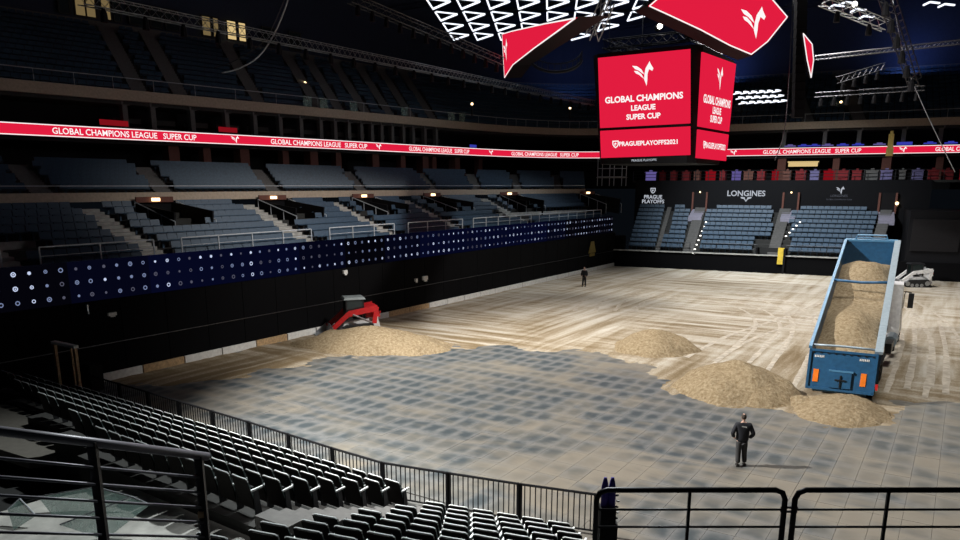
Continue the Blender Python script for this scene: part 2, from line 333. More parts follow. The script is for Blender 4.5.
# ---- spread sand
def sand_mat():
    m = bpy.data.materials.new('spread_sand'); m.use_nodes = True; MATS['spread_sand'] = m; nt = m.node_tree; N = nt.nodes; L = nt.links
    b = N['Principled BSDF']; b.inputs['Roughness'].default_value = .95; b.inputs['Specular IOR Level'].default_value = .1
    geo = N.new('ShaderNodeNewGeometry')
    def nz(sc, scale, det=4, rot=0, dist=0):
        mp = N.new('ShaderNodeMapping'); mp.inputs['Scale'].default_value = sc; mp.inputs['Rotation'].default_value = (0, 0, rot); L.new(geo.outputs['Position'], mp.inputs['Vector'])
        n = N.new('ShaderNodeTexNoise'); n.inputs['Scale'].default_value = scale; n.inputs['Detail'].default_value = det; n.inputs['Distortion'].default_value = dist
        L.new(mp.outputs[0], n.inputs['Vector']); return n.outputs['Fac']
    st = nz((1.5, .09, 1), 1.0, 4, .12, .25); st2 = nz((.14, 1.3, 1), 1.0, 4, .5, .4); big = nz((.09, .05, 1), 1.0, 3); fine = nz((1, 1, 1), 14, 6)
    mk = N.new('ShaderNodeMapRange'); mk.inputs[1].default_value = .40; mk.inputs[2].default_value = .62; L.new(big, mk.inputs[0])
    mx = N.new('ShaderNodeMix'); L.new(mk.outputs[0], mx.inputs[0]); L.new(st, mx.inputs[2]); L.new(st2, mx.inputs[3])
    ad = N.new('ShaderNodeMath'); ad.operation = 'MULTIPLY_ADD'; L.new(fine, ad.inputs[0]); ad.inputs[1].default_value = .30; L.new(mx.outputs[0], ad.inputs[2])
    sx = N.new('ShaderNodeSeparateXYZ'); L.new(geo.outputs['Position'], sx.inputs[0])
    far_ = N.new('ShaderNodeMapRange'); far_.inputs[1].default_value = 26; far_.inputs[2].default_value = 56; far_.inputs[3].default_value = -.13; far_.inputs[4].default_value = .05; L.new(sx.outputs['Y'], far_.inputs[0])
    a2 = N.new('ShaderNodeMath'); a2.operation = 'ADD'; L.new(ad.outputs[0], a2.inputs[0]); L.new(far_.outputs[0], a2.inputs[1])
    r = N.new('ShaderNodeValToRGB'); e = r.color_ramp.elements
    e[0].position = .46; e[0].color = (.165, .12, .068, 1); e[1].position = .82; e[1].color = (.50, .46, .395, 1)
    k = e.new(.58); k.color = (.27, .218, .15, 1); k = e.new(.68); k.color = (.375, .33, .26, 1)
    L.new(a2.outputs[0], r.inputs['Fac']); L.new(r.outputs['Color'], b.inputs['Base Color'])
    bp = N.new('ShaderNodeBump'); bp.inputs['Strength'].default_value = .5; bp.inputs['Distance'].default_value = .04; L.new(ad.outputs[0], bp.inputs['Height']); L.new(bp.outputs['Normal'], b.inputs['Normal'])
sand_mat()
def heap_mat():
    m = bpy.data.materials.new('heaped_sand'); m.use_nodes = True; MATS['heaped_sand'] = m; nt = m.node_tree; N = nt.nodes; L = nt.links
    b = N['Principled BSDF']; b.inputs['Roughness'].default_value = .95; b.inputs['Specular IOR Level'].default_value = .1
    geo = N.new('ShaderNodeNewGeometry')
    n = N.new('ShaderNodeTexNoise'); n.inputs['Scale'].default_value = 7; n.inputs['Detail'].default_value = 7; n.inputs['Roughness'].default_value = .7; L.new(geo.outputs['Position'], n.inputs['Vector'])
    r = N.new('ShaderNodeValToRGB'); e = r.color_ramp.elements; e[0].position = .34; e[0].color = (.185, .128, .068, 1); e[1].position = .66; e[1].color = (.37, .295, .19, 1)
    L.new(n.outputs['Fac'], r.inputs['Fac']); L.new(r.outputs['Color'], b.inputs['Base Color'])
    bp = N.new('ShaderNodeBump'); bp.inputs['Strength'].default_value = .9; bp.inputs['Distance'].default_value = .12; L.new(n.outputs['Fac'], bp.inputs['Height']); L.new(bp.outputs['Normal'], b.inputs['Normal'])
heap_mat()
mat('track_pale', (.40, .35, .28), .95, var=.3, scale=3, bump=.3)
def sand_z(x, y):
    d = sand_sd(x, y) + 1.1 * (noise.noise(Vector((x * .55, y * .55, 3))) + .5 * noise.noise(Vector((x * 1.7, y * 1.7, 8))) + .45 * noise.noise(Vector((x * 4.3, y * 2.2, 5))))
    return max(-.03, min(.035, d * .05)) + .012 * noise.noise(Vector((x * 1.3, y * .5, 0))), d
STEP = .30; nx = int(38.4 / STEP); ny = int(69 / STEP); idx = {}; smb = MB(); keep = {}
for j in range(ny + 1):
    for i in range(nx + 1):
        x, y = WX + .02 + i * STEP, 17 + j * STEP
        if (Vector((x, y, 0)) - FA).dot(FN) > -.03: continue
        z, d = sand_z(x, y)
        if d < -1.0: continue
        idx[i, j] = len(smb.v); smb.v.append(Vector((x, y, z)))
for (i, j) in list(idx):
    q = [(i, j), (i + 1, j), (i + 1, j + 1), (i, j + 1)]
    if all(k in idx for k in q): smb.f.append(tuple(idx[k] for k in q)); smb.m.append(0)
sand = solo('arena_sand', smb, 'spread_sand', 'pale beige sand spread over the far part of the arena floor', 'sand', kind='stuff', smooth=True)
# wheel tracks pressed into it
def spline(pts, n=9):
    P = [pts[0]] + pts + [pts[-1]]; out = []
    for i in range(1, len(P) - 2):
        for k in range(n):
            t = k / n; a, b, c, d = P[i - 1], P[i], P[i + 1], P[i + 2]
            out.append(.5 * ((2 * b) + (-a + c) * t + (2 * a - 5 * b + 4 * c - d) * t * t + (-a + 3 * b - 3 * c + d) * t ** 3))
    out.append(P[-2]); return out
TRACKS = [[(772, 392), (790, 362), (805, 335), (800, 317), (778, 303), (740, 293), (690, 291)], [(722, 372), (752, 345), (768, 326), (752, 310), (712, 300), (668, 299)],
          [(905, 396), (914, 362), (916, 338), (906, 322), (896, 316)], [(950, 390), (948, 350), (934, 322), (912, 306), (900, 300)], [(926, 392), (930, 350), (926, 318)],
          [(585, 312), (592, 302), (612, 296), (650, 294)], [(625, 312), (634, 302), (656, 297), (690, 297)], [(700, 360), (740, 338), (786, 322), (822, 308), (850, 296)]]
for tr in TRACKS:
    c = spline([at_z(x, y, 0) for x, y in tr]); tb = MB()
    for off in (-.75, .75):
        L_ = []; 
        for i, p in enumerate(c):
            d = (c[min(i + 1, len(c) - 1)] - c[max(i - 1, 0)]).normalized(); nrm = Vector((-d.y, d.x, 0))
            wv = .13 + .09 * noise.noise(p * .9)
            for k, zz in ((-1, .006), (0, .02), (1, .006)):
                q = p + nrm * (off + k * wv); L_.append(Vector((q.x, q.y, sand_z(q.x, q.y)[0] + zz)))
        tb.add(L_, [(i * 3 + k, i * 3 + k + 1, i * 3 + k + 4, i * 3 + k + 3) for i in range(len(c) - 1) for k in (0, 1)])
    child_of(sand, 'wheel_track', tb, 'track_pale', True)

# ---- sand piles
def pile(px, name, label, ctr, rx, ry, h, seed, rz=0, flat=.0):
    mb = MB(); N = 44; ix = {}
    for j in range(N + 1):
        for i in range(N + 1):
            u, v = (i / N * 2 - 1) * 1.15, (j / N * 2 - 1) * 1.15; r = math.hypot(u, v)
            x = ctr[0] + (u * rx * math.cos(rz) - v * ry * math.sin(rz)); y = ctr[1] + (u * rx * math.sin(rz) + v * ry * math.cos(rz))
            nn = noise.noise(Vector((x * .8 + seed, y * .8, 0))) * .22 + noise.noise(Vector((x * 2.4, y * 2.4, seed))) * .07
            z = h * (max(-.2, 1 - (r + nn * .6)) ** (1.0) if r + nn * .6 < 1 else -.06) if True else 0
            z = h * (1 - math.exp(-max(0, z / h) * 1.35)) / .74 if z > 0 else -.05
            z += .05 * noise.noise(Vector((x * 5, y * 5, seed))) if z > .06 else 0
            ix[i, j] = len(mb.v); mb.v.append(Vector((x, y, z)))
    for j in range(N):
        for i in range(N):
            q = (ix[i, j], ix[i + 1, j], ix[i + 1, j + 1], ix[i, j + 1])
            if max(mb.v[k].z for k in q) > -.04: mb.f.append(q); mb.m.append(0)
    return solo(name, mb, 'heaped_sand', label, 'sand pile', smooth=True)
pile(0, 'sand_pile', 'conical heap of damp brown sand beside the tipper trailer', (-7.75, 33.4), 2.85, 2.7, 1.38, 3)
pile(0, 'sand_pile', 'smaller low sand heap standing alone on the bare panels', (-13.9, 40.0), 2.45, 2.6, 1.1, 11)
pile(0, 'sand_pile', 'long flat sand heap in front of the red track loader', (-27.9, 31.9), 4.7, 2.6, 1.15, 21, .35)
pile(0, 'sand_pile', 'fresh sand spilling out below the blue trailer tailgate', (-3.35, 32.6), 1.95, 2.3, .62, 31)
pile(0, 'sand_pile', 'small sand clump between the big heap and trailer', (-4.9, 32.6), .8, .7, .4, 41)

# ---- left side: drape, display band, kickboard
mb = MB().box((WX - .15, 46.5, 1.9), (.3, 67.5, 3.8))
wall_left = structure('wall_left', mb, 'black_drape')
pl = MB()
for k in range(28):
    y0 = 13 + k * 2.4; pl.box((WX + .012, y0 + 1.2, 1.9), (.03, 2.36, 3.78))
child_of(wall_left, 'drape_folds', pl, 'black_drape')
child_of(wall_left, 'drape_rail', MB().bar((WX + .05, 13, 1.75), (WX + .05, 80, 1.75), .06, .03), 'steel_dark')
kick = Thing('kickboard', 'white and tan low kickboard along the foot of the black side wall', 'board', (WX + .12, 18.6, 0))
for k in range(26):
    y0 = 18.6 + k * 2.36
    tan = k in (1, 4, 9, 10)
    kick.part('board', MB().box((WX + .12 + random.uniform(-.01, .01), y0 + 1.16, .19), (.10, 2.29, .38)), 'wood_tan' if tan else 'white_paint')
# display band: panels with rows of small round emblems
Z0, Z1 = 3.82, 5.66
band = Thing('led_band', 'long dark blue display band dotted with three rows of round emblems', 'display', (WX, 12, Z0))
rnd = random.Random(5)
npan = 34; L0, L1 = 12.0, 79.4
for k in range(npan):
    ya = L0 + (L1 - L0) * k / npan; yb = L0 + (L1 - L0) * (k + 1) / npan; ym = (ya + yb) / 2
    lit = (20.5 < ym < 33.5) or (41 < ym < 66)
    pnl = band.part('panel', MB().box((WX - .06, ym, (Z0 + Z1) / 2), (.16, yb - ya - .03, Z1 - Z0)), 'led_blue_lit' if lit and 22.5 < ym < 31.5 or 44 < ym < 63 else ('led_blue_dim' if (18.5 < ym < 35.5) or (39 < ym < 68) else 'led_dark'))
    d = MB()
    for r in range(3):
        for q in range(3):
            yy = ya + (yb - ya) * (q + .5 + rnd.uniform(-.04, .04)) / 3; zz = Z0 + (Z1 - Z0) * (.17 + .33 * r)
            kind = rnd.choice((0, 0, 1, 1, 2, 2)); ring = rnd.random() < .55
            c = (WX + .026, yy, zz); rr = rnd.choice((.085, .10, .11))
            if ring: d.disc(c, rr, Vector((0, 1, 0)), ZV, 12, kind, rr * .58)
            if not ring or rnd.random() < .4: d.disc(c, rr * (.32 if ring else .72), Vector((0, 1, 0)), ZV, 8, kind)
    band.part('emblem', d, ['dot_a', 'dot_b', 'dot_c'], pnl, kind='stuff')
# small gear along the wall, pale boxes in place of equipment lights
for (x, y, w_, h_) in ((425, 278, .55, .28), (416, 280, .25, .2), (345, 272, .35, .22), (112, 314, .4, .14), (87, 308, .06, .3)):
    p = at_x(x, y, WX + .12); solo('wall_box', MB().box(p, (.14, w_, h_)).box(p + Vector((.05, 0, -h_ * .7)), (.1, w_ * .5, h_ * .4)), 'white_paint' if w_ > .1 else 'steel', 'small pale box standing in for an equipment light, fixed on the black side drape', 'box', 'boxes on the black drape')

# ---- stands (ruled between a front and a back line)
def polyline_at(P, t):
    L = [0]
    for a, b in zip(P, P[1:]): L.append(L[-1] + (Vector(b) - Vector(a)).length)
    s = max(0, min(1, t)) * L[-1]
    for i in range(len(P) - 1):
        if s <= L[i + 1] + 1e-9:
            k = (s - L[i]) / max(1e-9, L[i + 1] - L[i]); return Vector(P[i]).lerp(Vector(P[i + 1]), k)
    return Vector(P[-1])
def plen(P): return sum((Vector(b) - Vector(a)).length for a, b in zip(P, P[1:]))
SEATS = []                                               # (pos, facing angle, block)
def stand(name, front, back, z0, rise, rows, pitch, aisles, aisle_w, block, matn='concrete_dark', step_mat='concrete', skip=None, nseg=24, base=None, steps=True):
    """aisles: list of t along the front; returns structure"""
    mb = MB(); Lf = plen(front)
    V = lambda t, r: polyline_at(front, t).lerp(polyline_at(back, t), r / rows)
    base = z0 - .5 if base is None else base
    for r in range(rows):
        z = z0 + r * rise
        for k in range(nseg):
            a, b = V(k / nseg, r), V((k + 1) / nseg, r); c, d = V((k + 1) / nseg, r + 1), V(k / nseg, r + 1)
            zl = base if r == 0 else z - rise
            mb.add([(a.x, a.y, z), (b.x, b.y, z), (c.x, c.y, z), (d.x, d.y, z), (a.x, a.y, zl), (b.x, b.y, zl)], [(0, 1, 2, 3), (4, 5, 1, 0)])
    st = structure(name, mb, matn)
    AW = [(a if isinstance(a, tuple) else (a, aisle_w)) for a in aisles]
    tan = (polyline_at(front, .52) - polyline_at(front, .48))
    for at_, aw_ in AW:
        sm = MB()
        for r in range(rows * 2):
            rr = r / 2; a = V(at_ - aw_ / Lf / 2, rr); b = V(at_ + aw_ / Lf / 2, rr); c = V(at_ + aw_ / Lf / 2, rr + .52); d = V(at_ - aw_ / Lf / 2, rr + .52)
            z = z0 + rr * rise + rise * .5
            q = [Vector((p.x, p.y, z - rise * .6)) for p in (a, b, c, d)]; sm.hexa(q, [p + ZV * rise * .62 for p in q])
        child_of(st, 'aisle_steps', sm, step_mat)
    for r in range(rows):
        n = int(plen([V(i / nseg, r) for i in range(nseg + 1)]) / pitch); z = z0 + r * rise
        for k in range(n):
            t = (k + .5) / n
            if any(abs(t - a) * Lf < w_ / 2 + pitch * .45 for a, w_ in AW): continue
            if skip and skip(t, r): continue
            p = V(t, r + .42); f = V(t, r) - V(t, r + 1)
            SEATS.append((Vector((p.x, p.y, z)), math.atan2(f.y, f.x) - math.pi / 2, block, r))
    return st
LF = [(-34.0, 5, 0), (-34.0, 40, 0), (-34.0, 62, 0), (-34.0, 78.5, 0)]
LM = [(-43.5, 5, 0), (-43.5, 40, 0), (-43.2, 64, 0), (-38.6, 83, 0)]
LB = [(-50.5, 5, 0), (-50.5, 40, 0), (-50, 68, 0), (-43, 92, 0)]
def t_on(front, px, py, X):
    p = at_x(px, py, X); best = min(range(401), key=lambda k: (polyline_at(front, k / 400) - Vector((p.x, p.y, 0))).length); return best / 400
a1 = [t_on(LF, 22, 262, -34), t_on(LF, 168, 247, -34), t_on(LF, 320, 236, -34), t_on(LF, 402, 228, -34), t_on(LF, 468, 222, -34), t_on(LF, 535, 217, -34)]
portals = [t_on(LM, 150, 204, -43.4), t_on(LM, 268, 200, -43.4), t_on(LM, 358, 197, -43.4), t_on(LM, 428, 194, -43.2), t_on(LM, 504, 192, -42), t_on(LM, 600, 190, -38.6)]
def skipL1(t, r):
    for a in portals:
        if r >= 4 and abs(t - a) * 75 < 1.7: return True
    if r in (2, 3) and (t < .19 or t > .74): return True
    return False
s1 = stand('terrace_side_lower', LF, LM, 4.95, .335, 8, .62, a1, 1.3, 'side lower', step_mat='concrete_pale', skip=skipL1, base=3.5)
for t0, t1 in ((.02, .19), (.76, .98)):                    # pale cross-aisle wall
    m = MB(); P = [polyline_at(LF, t0 + (t1 - t0) * k / 8).lerp(polyline_at(LM, t0 + (t1 - t0) * k / 8), 4 / 8) for k in range(9)]
    for a, b in zip(P, P[1:]): m.bar(a + ZV * 5.95, b + ZV * 5.95, .15, .75)
    child_of(s1, 'cross_aisle_wall', m, 'concrete_pale')
a2 = [t_on(LM, 20, 180, -46), t_on(LM, 140, 180, -46), t_on(LM, 252, 180, -46), t_on(LM, 340, 182, -46), t_on(LM, 412, 182, -46), t_on(LM, 455, 182, -46), t_on(LM, 500, 180, -44), t_on(LM, 550, 180, -41)]
stand('terrace_side_upper_block', LM, LB, 8.35, .27, 7, .62, a2, 1.2, 'side middle', base=8.3)
m = MB(); P = [polyline_at(LM, k / 30) for k in range(31)]
for a, b in zip(P, P[1:]): m.bar(a + ZV * 8.3, b + ZV * 8.3, .3, .52)
trim1 = structure('trim_1', m, 'beige_fascia')
m = MB()
for a, b in zip(P, P[1:]): m.bar(a + ZV * 8.95, b + ZV * 8.95, .04, .04)
child_of(trim1, 'parapet_rail', m, 'rail_paint')
# portals with lamp, frame and handrails
for ip, t in enumerate(portals):
    c = polyline_at(LM, t); d = (polyline_at(LM, min(1, t + .01)) - polyline_at(LM, max(0, t - .01))).normalized(); n = Vector((d.y, -d.x, 0))   # n towards the floor
    if n.x < 0: n = -n
    ang = math.atan2(d.y, d.x)
    th = Thing('exit_portal', 'dark exit portal with warm lamp under the beige parapet, %s from the end stand' % ['sixth', 'fifth', 'fourth', 'third', 'second', 'first'][ip], 'portal', c + n * 2 + ZV * 6.2, 0, 'exit portals in the side stand')
    for k_ in (-1.35, 1.35): th.part('side_wall', MB().bar(c + n * .2 + d * k_ + ZV * 7.1, c + n * 4.2 + d * k_ + ZV * 6.6, .12, 1.7), 'black_paint')
    th.part('back_wall', MB().bar(c + n * .3 - d * 1.4 + ZV * 7.0, c + n * .3 + d * 1.4 + ZV * 7.0, .1, 2.0), 'black_paint')
    th.part('lamp_board', MB().bar(c + n * .5 - d * 1.3 + ZV * 8.12, c + n * .5 + d * 1.3 + ZV * 8.12, .1, .34), 'brick_column')
    th.part('lamp', MB().box(c + n * .62 + ZV * 8.12, (.16, .5, .2), ang + math.pi / 2), 'lamp_warm')
    for s in (-1.45, 1.45):
        hr = MB(); A = c + n * .6 + d * s + ZV * 8.0; B = c + n * 4.4 + d * s + ZV * 6.9
        hr.tube([A, B], .035, 6)
        for k in range(4): q = A.lerp(B, k / 3); hr.tube([q, q - ZV * 1.05], .025, 5)
        th.part('handrail', hr, 'rail_paint')
# guard railing above the display band
ends = sorted([0.0] + a1 + [1.0])
for a, b in zip(ends, ends[1:]):
    La = plen(LF); ta, tb_ = a + .8 / La, b - .8 / La
    if tb_ - ta < .02: continue
    A, B = polyline_at(LF, ta), polyline_at(LF, tb_)
    gr = Thing('guard_railing', 'pale steel guard railing on the front edge of the side stand', 'railing', A + ZV * 4.9, 0, 'guard railings along the side stand')
    gr.part('rail', MB().tube([A + ZV * 6.35, B + ZV * 6.35], .035, 6).tube([A + ZV * 5.95, B + ZV * 5.95], .018, 5), 'rail_paint')
    n = max(2, int((B - A).length / 1.9))
    for k in range(n + 1):
        q = A.lerp(B, k / n); gr.part('post', MB().box(q + ZV * 5.62, (.05, .06, 1.46)), 'rail_paint')
# ---- the ring of the upper levels
RING = [(-61, 0), (-60.3, 14), (-59.2, 28), (-57.6, 40), (-55.2, 56.4), (-52.2, 81), (-50, 89), (-46.5, 94.8), (-42, 97.4), (-34, 98.8), (-25, 99.6), (-9, 101.6), (14, 104.5)]
RING = [Vector((x, y, 0)) for x, y in spline([Vector((a, b)) for a, b in RING], 4)]
def rnorm(i):
    d = (RING[min(i + 1, len(RING) - 1)] - RING[max(i - 1, 0)]).normalized(); return Vector((-d.y, d.x, 0))   # outward
def ring_off(o): return [p + rnorm(i) * o for i, p in enumerate(RING)]
def ring_band(off, z0, z1, th=.3):
    mb = MB(); I = ring_off(off); J = ring_off(off + th)
    for i in range(len(I) - 1):
        mb.hexa([I[i] + ZV * z0, I[i + 1] + ZV * z0, J[i + 1] + ZV * z0, J[i] + ZV * z0], [I[i] + ZV * z1, I[i + 1] + ZV * z1, J[i + 1] + ZV * z1, J[i] + ZV * z1])
    return mb
def ring_deck(o0, o1, z, th=.25):
    return ring_band(o0, z - th, z, o1 - o0)
structure('trim_2', ring_band(0, 15.62, 16.45, .4), 'beige_fascia')
structure('wall_concourse', ring_band(4.5, 8.5, 12.3, .3), 'dark_wall')
structure('wall_suites', ring_band(4.0, 12.3, 16, .3), 'dark_wall')
structure('trim_3', ring_deck(.2, 5, 12.5), 'concrete_dark')
structure('trim_4', ring_deck(.4, 5, 15.6), 'concrete_dark')
m = MB(); LBp = [polyline_at(LB, k / 20) for k in range(21)]
for i in range(20):
    t = i / 20; a, b = LBp[i], LBp[i + 1]; 
    c = min(ring_off(4.6), key=lambda p: (p - b).length); d = min(ring_off(4.6), key=lambda p: (p - a).length)
    m.add([a + ZV * 10.2, b + ZV * 10.2, c + ZV * 10.2, d + ZV * 10.2], [(0, 1, 2, 3)])
structure('trim_5', m, 'concrete_dark')
# ribbon display with lettering bent along the ring
RL = [0]
for a, b in zip(RING, RING[1:]): RL.append(RL[-1] + (b - a).length)
def ring_s(px, py, z):
    p = at_z(px, py, z); p.z = 0
    best = (1e9, 0)
    for i in range(len(RING) - 1):
        a, b = RING[i], RING[i + 1]; d = b - a; t = max(0, min(1, (p - a).dot(d) / d.length_squared)); q = (a + d * t - p).length
        if q < best[0]: best = (q, RL[i] + t * d.length)
    return best[1]
def ring_p(s, off):
    for i in range(len(RING) - 1):
        if s <= RL[i + 1] or i == len(RING) - 2:
            d = (RING[i + 1] - RING[i]); L_ = d.length; d.normalize(); n = Vector((-d.y, d.x, 0)); return RING[i] + d * (s - RL[i]) + n * off
RZ = 13.0
rib = Thing('ribbon_display', 'glowing red ribbon display with white lettering running round the arena', 'display', RING[0] + ZV * (RZ - .45))
rib.part('housing', ring_band(-.12, RZ - .52, RZ + .52, .3), 'black_paint')
rib.part('screen', ring_band(-.16, RZ - .44, RZ + .44, .05), 'led_red')
bd = MB()
for i in range(len(RING) - 1):
    a, b = ring_off(-.19)[i], ring_off(-.19)[i + 1]
    for z in (RZ - .40, RZ + .40): bd.bar(a + ZV * z, b + ZV * z, .03, .07)
rib.part('border_line', bd, 'led_white')
def ring_text(body, px0, px1, py):
    s0, s1 = ring_s(px0, py[0], RZ), ring_s(px1, py[1], RZ); g = text_geo(body, .012); k = (s1 - s0) / g[2]; c = (s0 + s1) / 2
    h = .45 / .7; L1_, L2_ = body.split('   '); gl, gr_ = text_geo(L1_, .012), text_geo(L2_, .012)
    for gg, o_ in ((gl, -g[2] / 2 + gl[2] / 2), (gr_, g[2] / 2 - gr_[2] / 2)):
        mb = MB(); put(mb, gg, lambda x, y: ring_p(c + (x + o_) * k, -.2) + ZV * (RZ + y * h)); rib.part('lettering', mb, 'led_white')
T1 = 'GLOBAL CHAMPIONS LEAGUE   SUPER CUP'
for a, b, pa, pb in ((47, 192, 131, 138), (261, 352, 142, 147), (397, 459, 149, 152), (502, 578, 154, 155), (763, 861, 152, 150.5), (933, 1030, 150, 149)):
    ring_text(T1, a, b, (pa, pb))
for x, y in ((229, 140), (376, 147), (482, 153), (735, 153), (902, 150)):
    s = ring_s(x, y, RZ); mb = MB(); put(mb, mark_geo(.6), lambda u, v: ring_p(s + u * 1.3, -.2) + ZV * (RZ + v)); rib.part('emblem', mb, 'led_white')
# columns of the two levels behind the ring
CA = [18, 61, 107, 163, 206, 245, 312, 370, 418, 440, 492, 545, 780, 838, 889, 940]
for i, x in enumerate(CA):
    s = ring_s(x, 150, RZ); p = ring_p(s, .9); w = .75 if i % 2 else 1.0
    solo('concourse_column', MB().box(p + ZV * 10.9, (w, w, 3.0), math.atan2(rnorm(5).y, rnorm(5).x)).box(p + ZV * 9.6, (w + .2, w + .2, .4)), 'brick_column', 'round-shouldered red brown column below the red ribbon display', 'column', 'brown concourse columns')
CB = [20, 55, 108, 158, 200, 240, 276, 312, 340, 368, 395, 418, 440, 465, 492, 515, 545, 575, 770, 820, 860, 910, 950]
for x in CB:
    p = ring_p(ring_s(x, 145, RZ), .8); solo('suite_column', MB().box(p + ZV * 14.05, (.45, .45, 3.1)).box(p + ZV * 15.45, (.75, .75, .3)), 'concrete', 'slim grey column between ribbon display and upper parapet', 'column', 'suite level columns')
for x in range(10, 590, 46):                               # suite balcony fronts
    a, b = ring_p(ring_s(x, 145, RZ), 1.4), ring_p(ring_s(x + 34, 145, RZ), 1.4)
    solo('suite_balcony', MB().bar(a + ZV * 14.15, b + ZV * 14.15, .12, .42).bar(a + ZV * 13.3, b + ZV * 13.3, .5, .8), 'concrete_dark', 'dark grey suite balcony front behind the ribbon display', 'balcony', 'suite balconies')
for (x, y, w_, m_) in ((95, 122, 1.2, 'red_cloth'), (183, 129, 1.0, 'red_cloth')):
    p = ring_p(ring_s(x, y + 14, RZ), .3); solo('red_banner', MB().box(p + ZV * 13.85, (.08, w_ * 2, .42)).box(p + ZV * 13.85, (.14, w_ * 1.9, .05)), 'glow_red', 'small glowing red sign on the suite balcony', 'sign', 'red suite signs')
for i in (0, 6):
    p = ring_p(ring_s((555, 830, 0, 0, 0, 0, 905)[i], 149, RZ), .25)
    solo('blue_screen', MB().box(p + ZV * 13.7, (.1 if i == 0 else 1.6, 1.4 if i == 0 else .1, .35)).box(p + ZV * 13.45, (.12, .3, .2)), 'glow_blue', 'small blue lit screen above the red ribbon display', 'screen', 'blue suite screens')
for k, x in enumerate((785, 800, 812, 826, 842, 858, 880, 930, 950)):
    p = ring_p(ring_s(x, 149, RZ), .25); solo('stage_lamp', MB().box(p + ZV * 13.66, (1.3, .12, .14)).box(p + ZV * 13.8, (.6, .1, .12)), 'glow_blue' if k % 3 else 'glow_lilac', 'strip of blue and lilac light on the far suite balcony', 'lamp', 'blue balcony strips')
# upper tier
U0 = ring_off(.3); U1 = ring_off(12.5)
Lr = plen(U0)
def t_ring(px, py): return ring_s(px, py, RZ) / RL[-1]
ua = [t_ring(x, 145) for x in (38, 92, 205, 305, 345, 400, 455, 505, 560, 800, 860)]
stand('terrace_upper_tier', U0, U1, 16.2, .55, 13, .66, ua, 1.3, 'upper', nseg=60, base=16.0, step_mat='concrete')
structure('wall_upper', ring_band(12.6, 22, 33.5, .4), 'roof')
m = MB(); J = ring_off(.05)
for i in range(len(J) - 1): m.tube([J[i] + ZV * 17.35, J[i + 1] + ZV * 17.35], .03, 4)
for i in range(0, len(J)): m.tube([J[i] + ZV * 16.4, J[i] + ZV * 17.35], .025, 4)
solo('parapet_rail', m, 'rail_paint', 'thin steel rail on the parapet of the upper seating tier', 'railing')
for x in (225, 250, 410, 545, 520, 305):
    p = ring_p(ring_s(x, 148, RZ), .15); q = ring_p(ring_s(x + 14, 148, RZ), .15)
    solo('glass_balustrade', MB().bar(p + ZV * 16.95, q + ZV * 16.95, .03, .95).bar(p + ZV * 17.45, q + ZV * 17.45, .05, .05), 'glass_green', 'greenish glass balustrade panel at an upper tier stair', 'balustrade', 'upper tier glass panels')
for (x, y) in ((213, 69), (305, 83), (472, 104), (570, 108), (742, 103), (841, 102), (57, 47)):
    s = ring_s(x, 148, RZ); p = ring_p(s, 4.0); d = ray(x, y); k = ((p - OV).dot(F0)) / d.dot(F0); q = OV + d * k
    th = Thing('bulkhead_lamp', 'small bright lamp on a post among the dark upper seats', 'lamp', q - ZV * .3, 0, 'upper tier lamps')
    th.part('post', MB().box(q - ZV * .7, (.12, .12, 1.2)), 'concrete_dark'); th.part('bulb', MB().sphere(q, .16, 8, 5), 'lamp_warm', smooth=True)
# top-level boxes with lit windows
for x0, x1, kind in ((58, 70, 0), (75, 84, 1), (85, 96, 1), (100, 110, 1), (112, 122, 0), (128, 145, 0), (150, 160, 0), (165, 178, 0), (201, 211, 1), (212, 218, 1), (226, 236, 2), (238, 246, 2), (262, 275, 0), (290, 300, 0)):
    a, b = ring_p(ring_s(x0 - (x0 - 300) * .0, 128 + x0 * .052, RZ), 12.2), ring_p(ring_s(x1, 128 + x1 * .052, RZ), 12.2)
    za = 23.9
    def near(px): return min((RL[-1] * k_ / 700 for k_ in range(300)), key=lambda q_: abs(pix(ring_p(q_, 12.2) + ZV * 24.8)[0] - px))
    a, b = ring_p(near(x0), 12.2), ring_p(near(x1), 12.2)
    w = Thing('skybox_window', 'lit window of a box under the roof' if kind else 'dark window of a box under the roof', 'window', Vector((a.x, a.y, za)), 0, 'lit roof box windows' if kind else 'dark roof box windows')
    m = MB(); A, B = a + ZV * za, b + ZV * za
    for p, q in ((A, B), (A + ZV * 1.9, B + ZV * 1.9)): m.bar(p, q, .15, .12)
    for p in (A, B): m.bar(p, p + ZV * 1.9, .15, .12)
    w.part('frame', m, 'concrete_dark')
    w.part('pane', MB().bar(A + ZV * .95, B + ZV * .95, .05, 1.8), ('window_dim', 'window_dim', 'window_warm')[kind] if kind else 'dark_glass')
structure('trim_6', ring_band(12.2, 22.5, 23.7, .35), 'concrete')
# roof
m = MB(); m.box((-25, 60, 34), (110, 150, .4)); roof = structure('ceiling', m, 'roof')
bm_ = MB()
for y in range(0, 135, 9): bm_.truss((-75, y, 32), (25, y, 32), 2.0, .10, 4)
child_of(roof, 'roof_truss', bm_, 'roof')

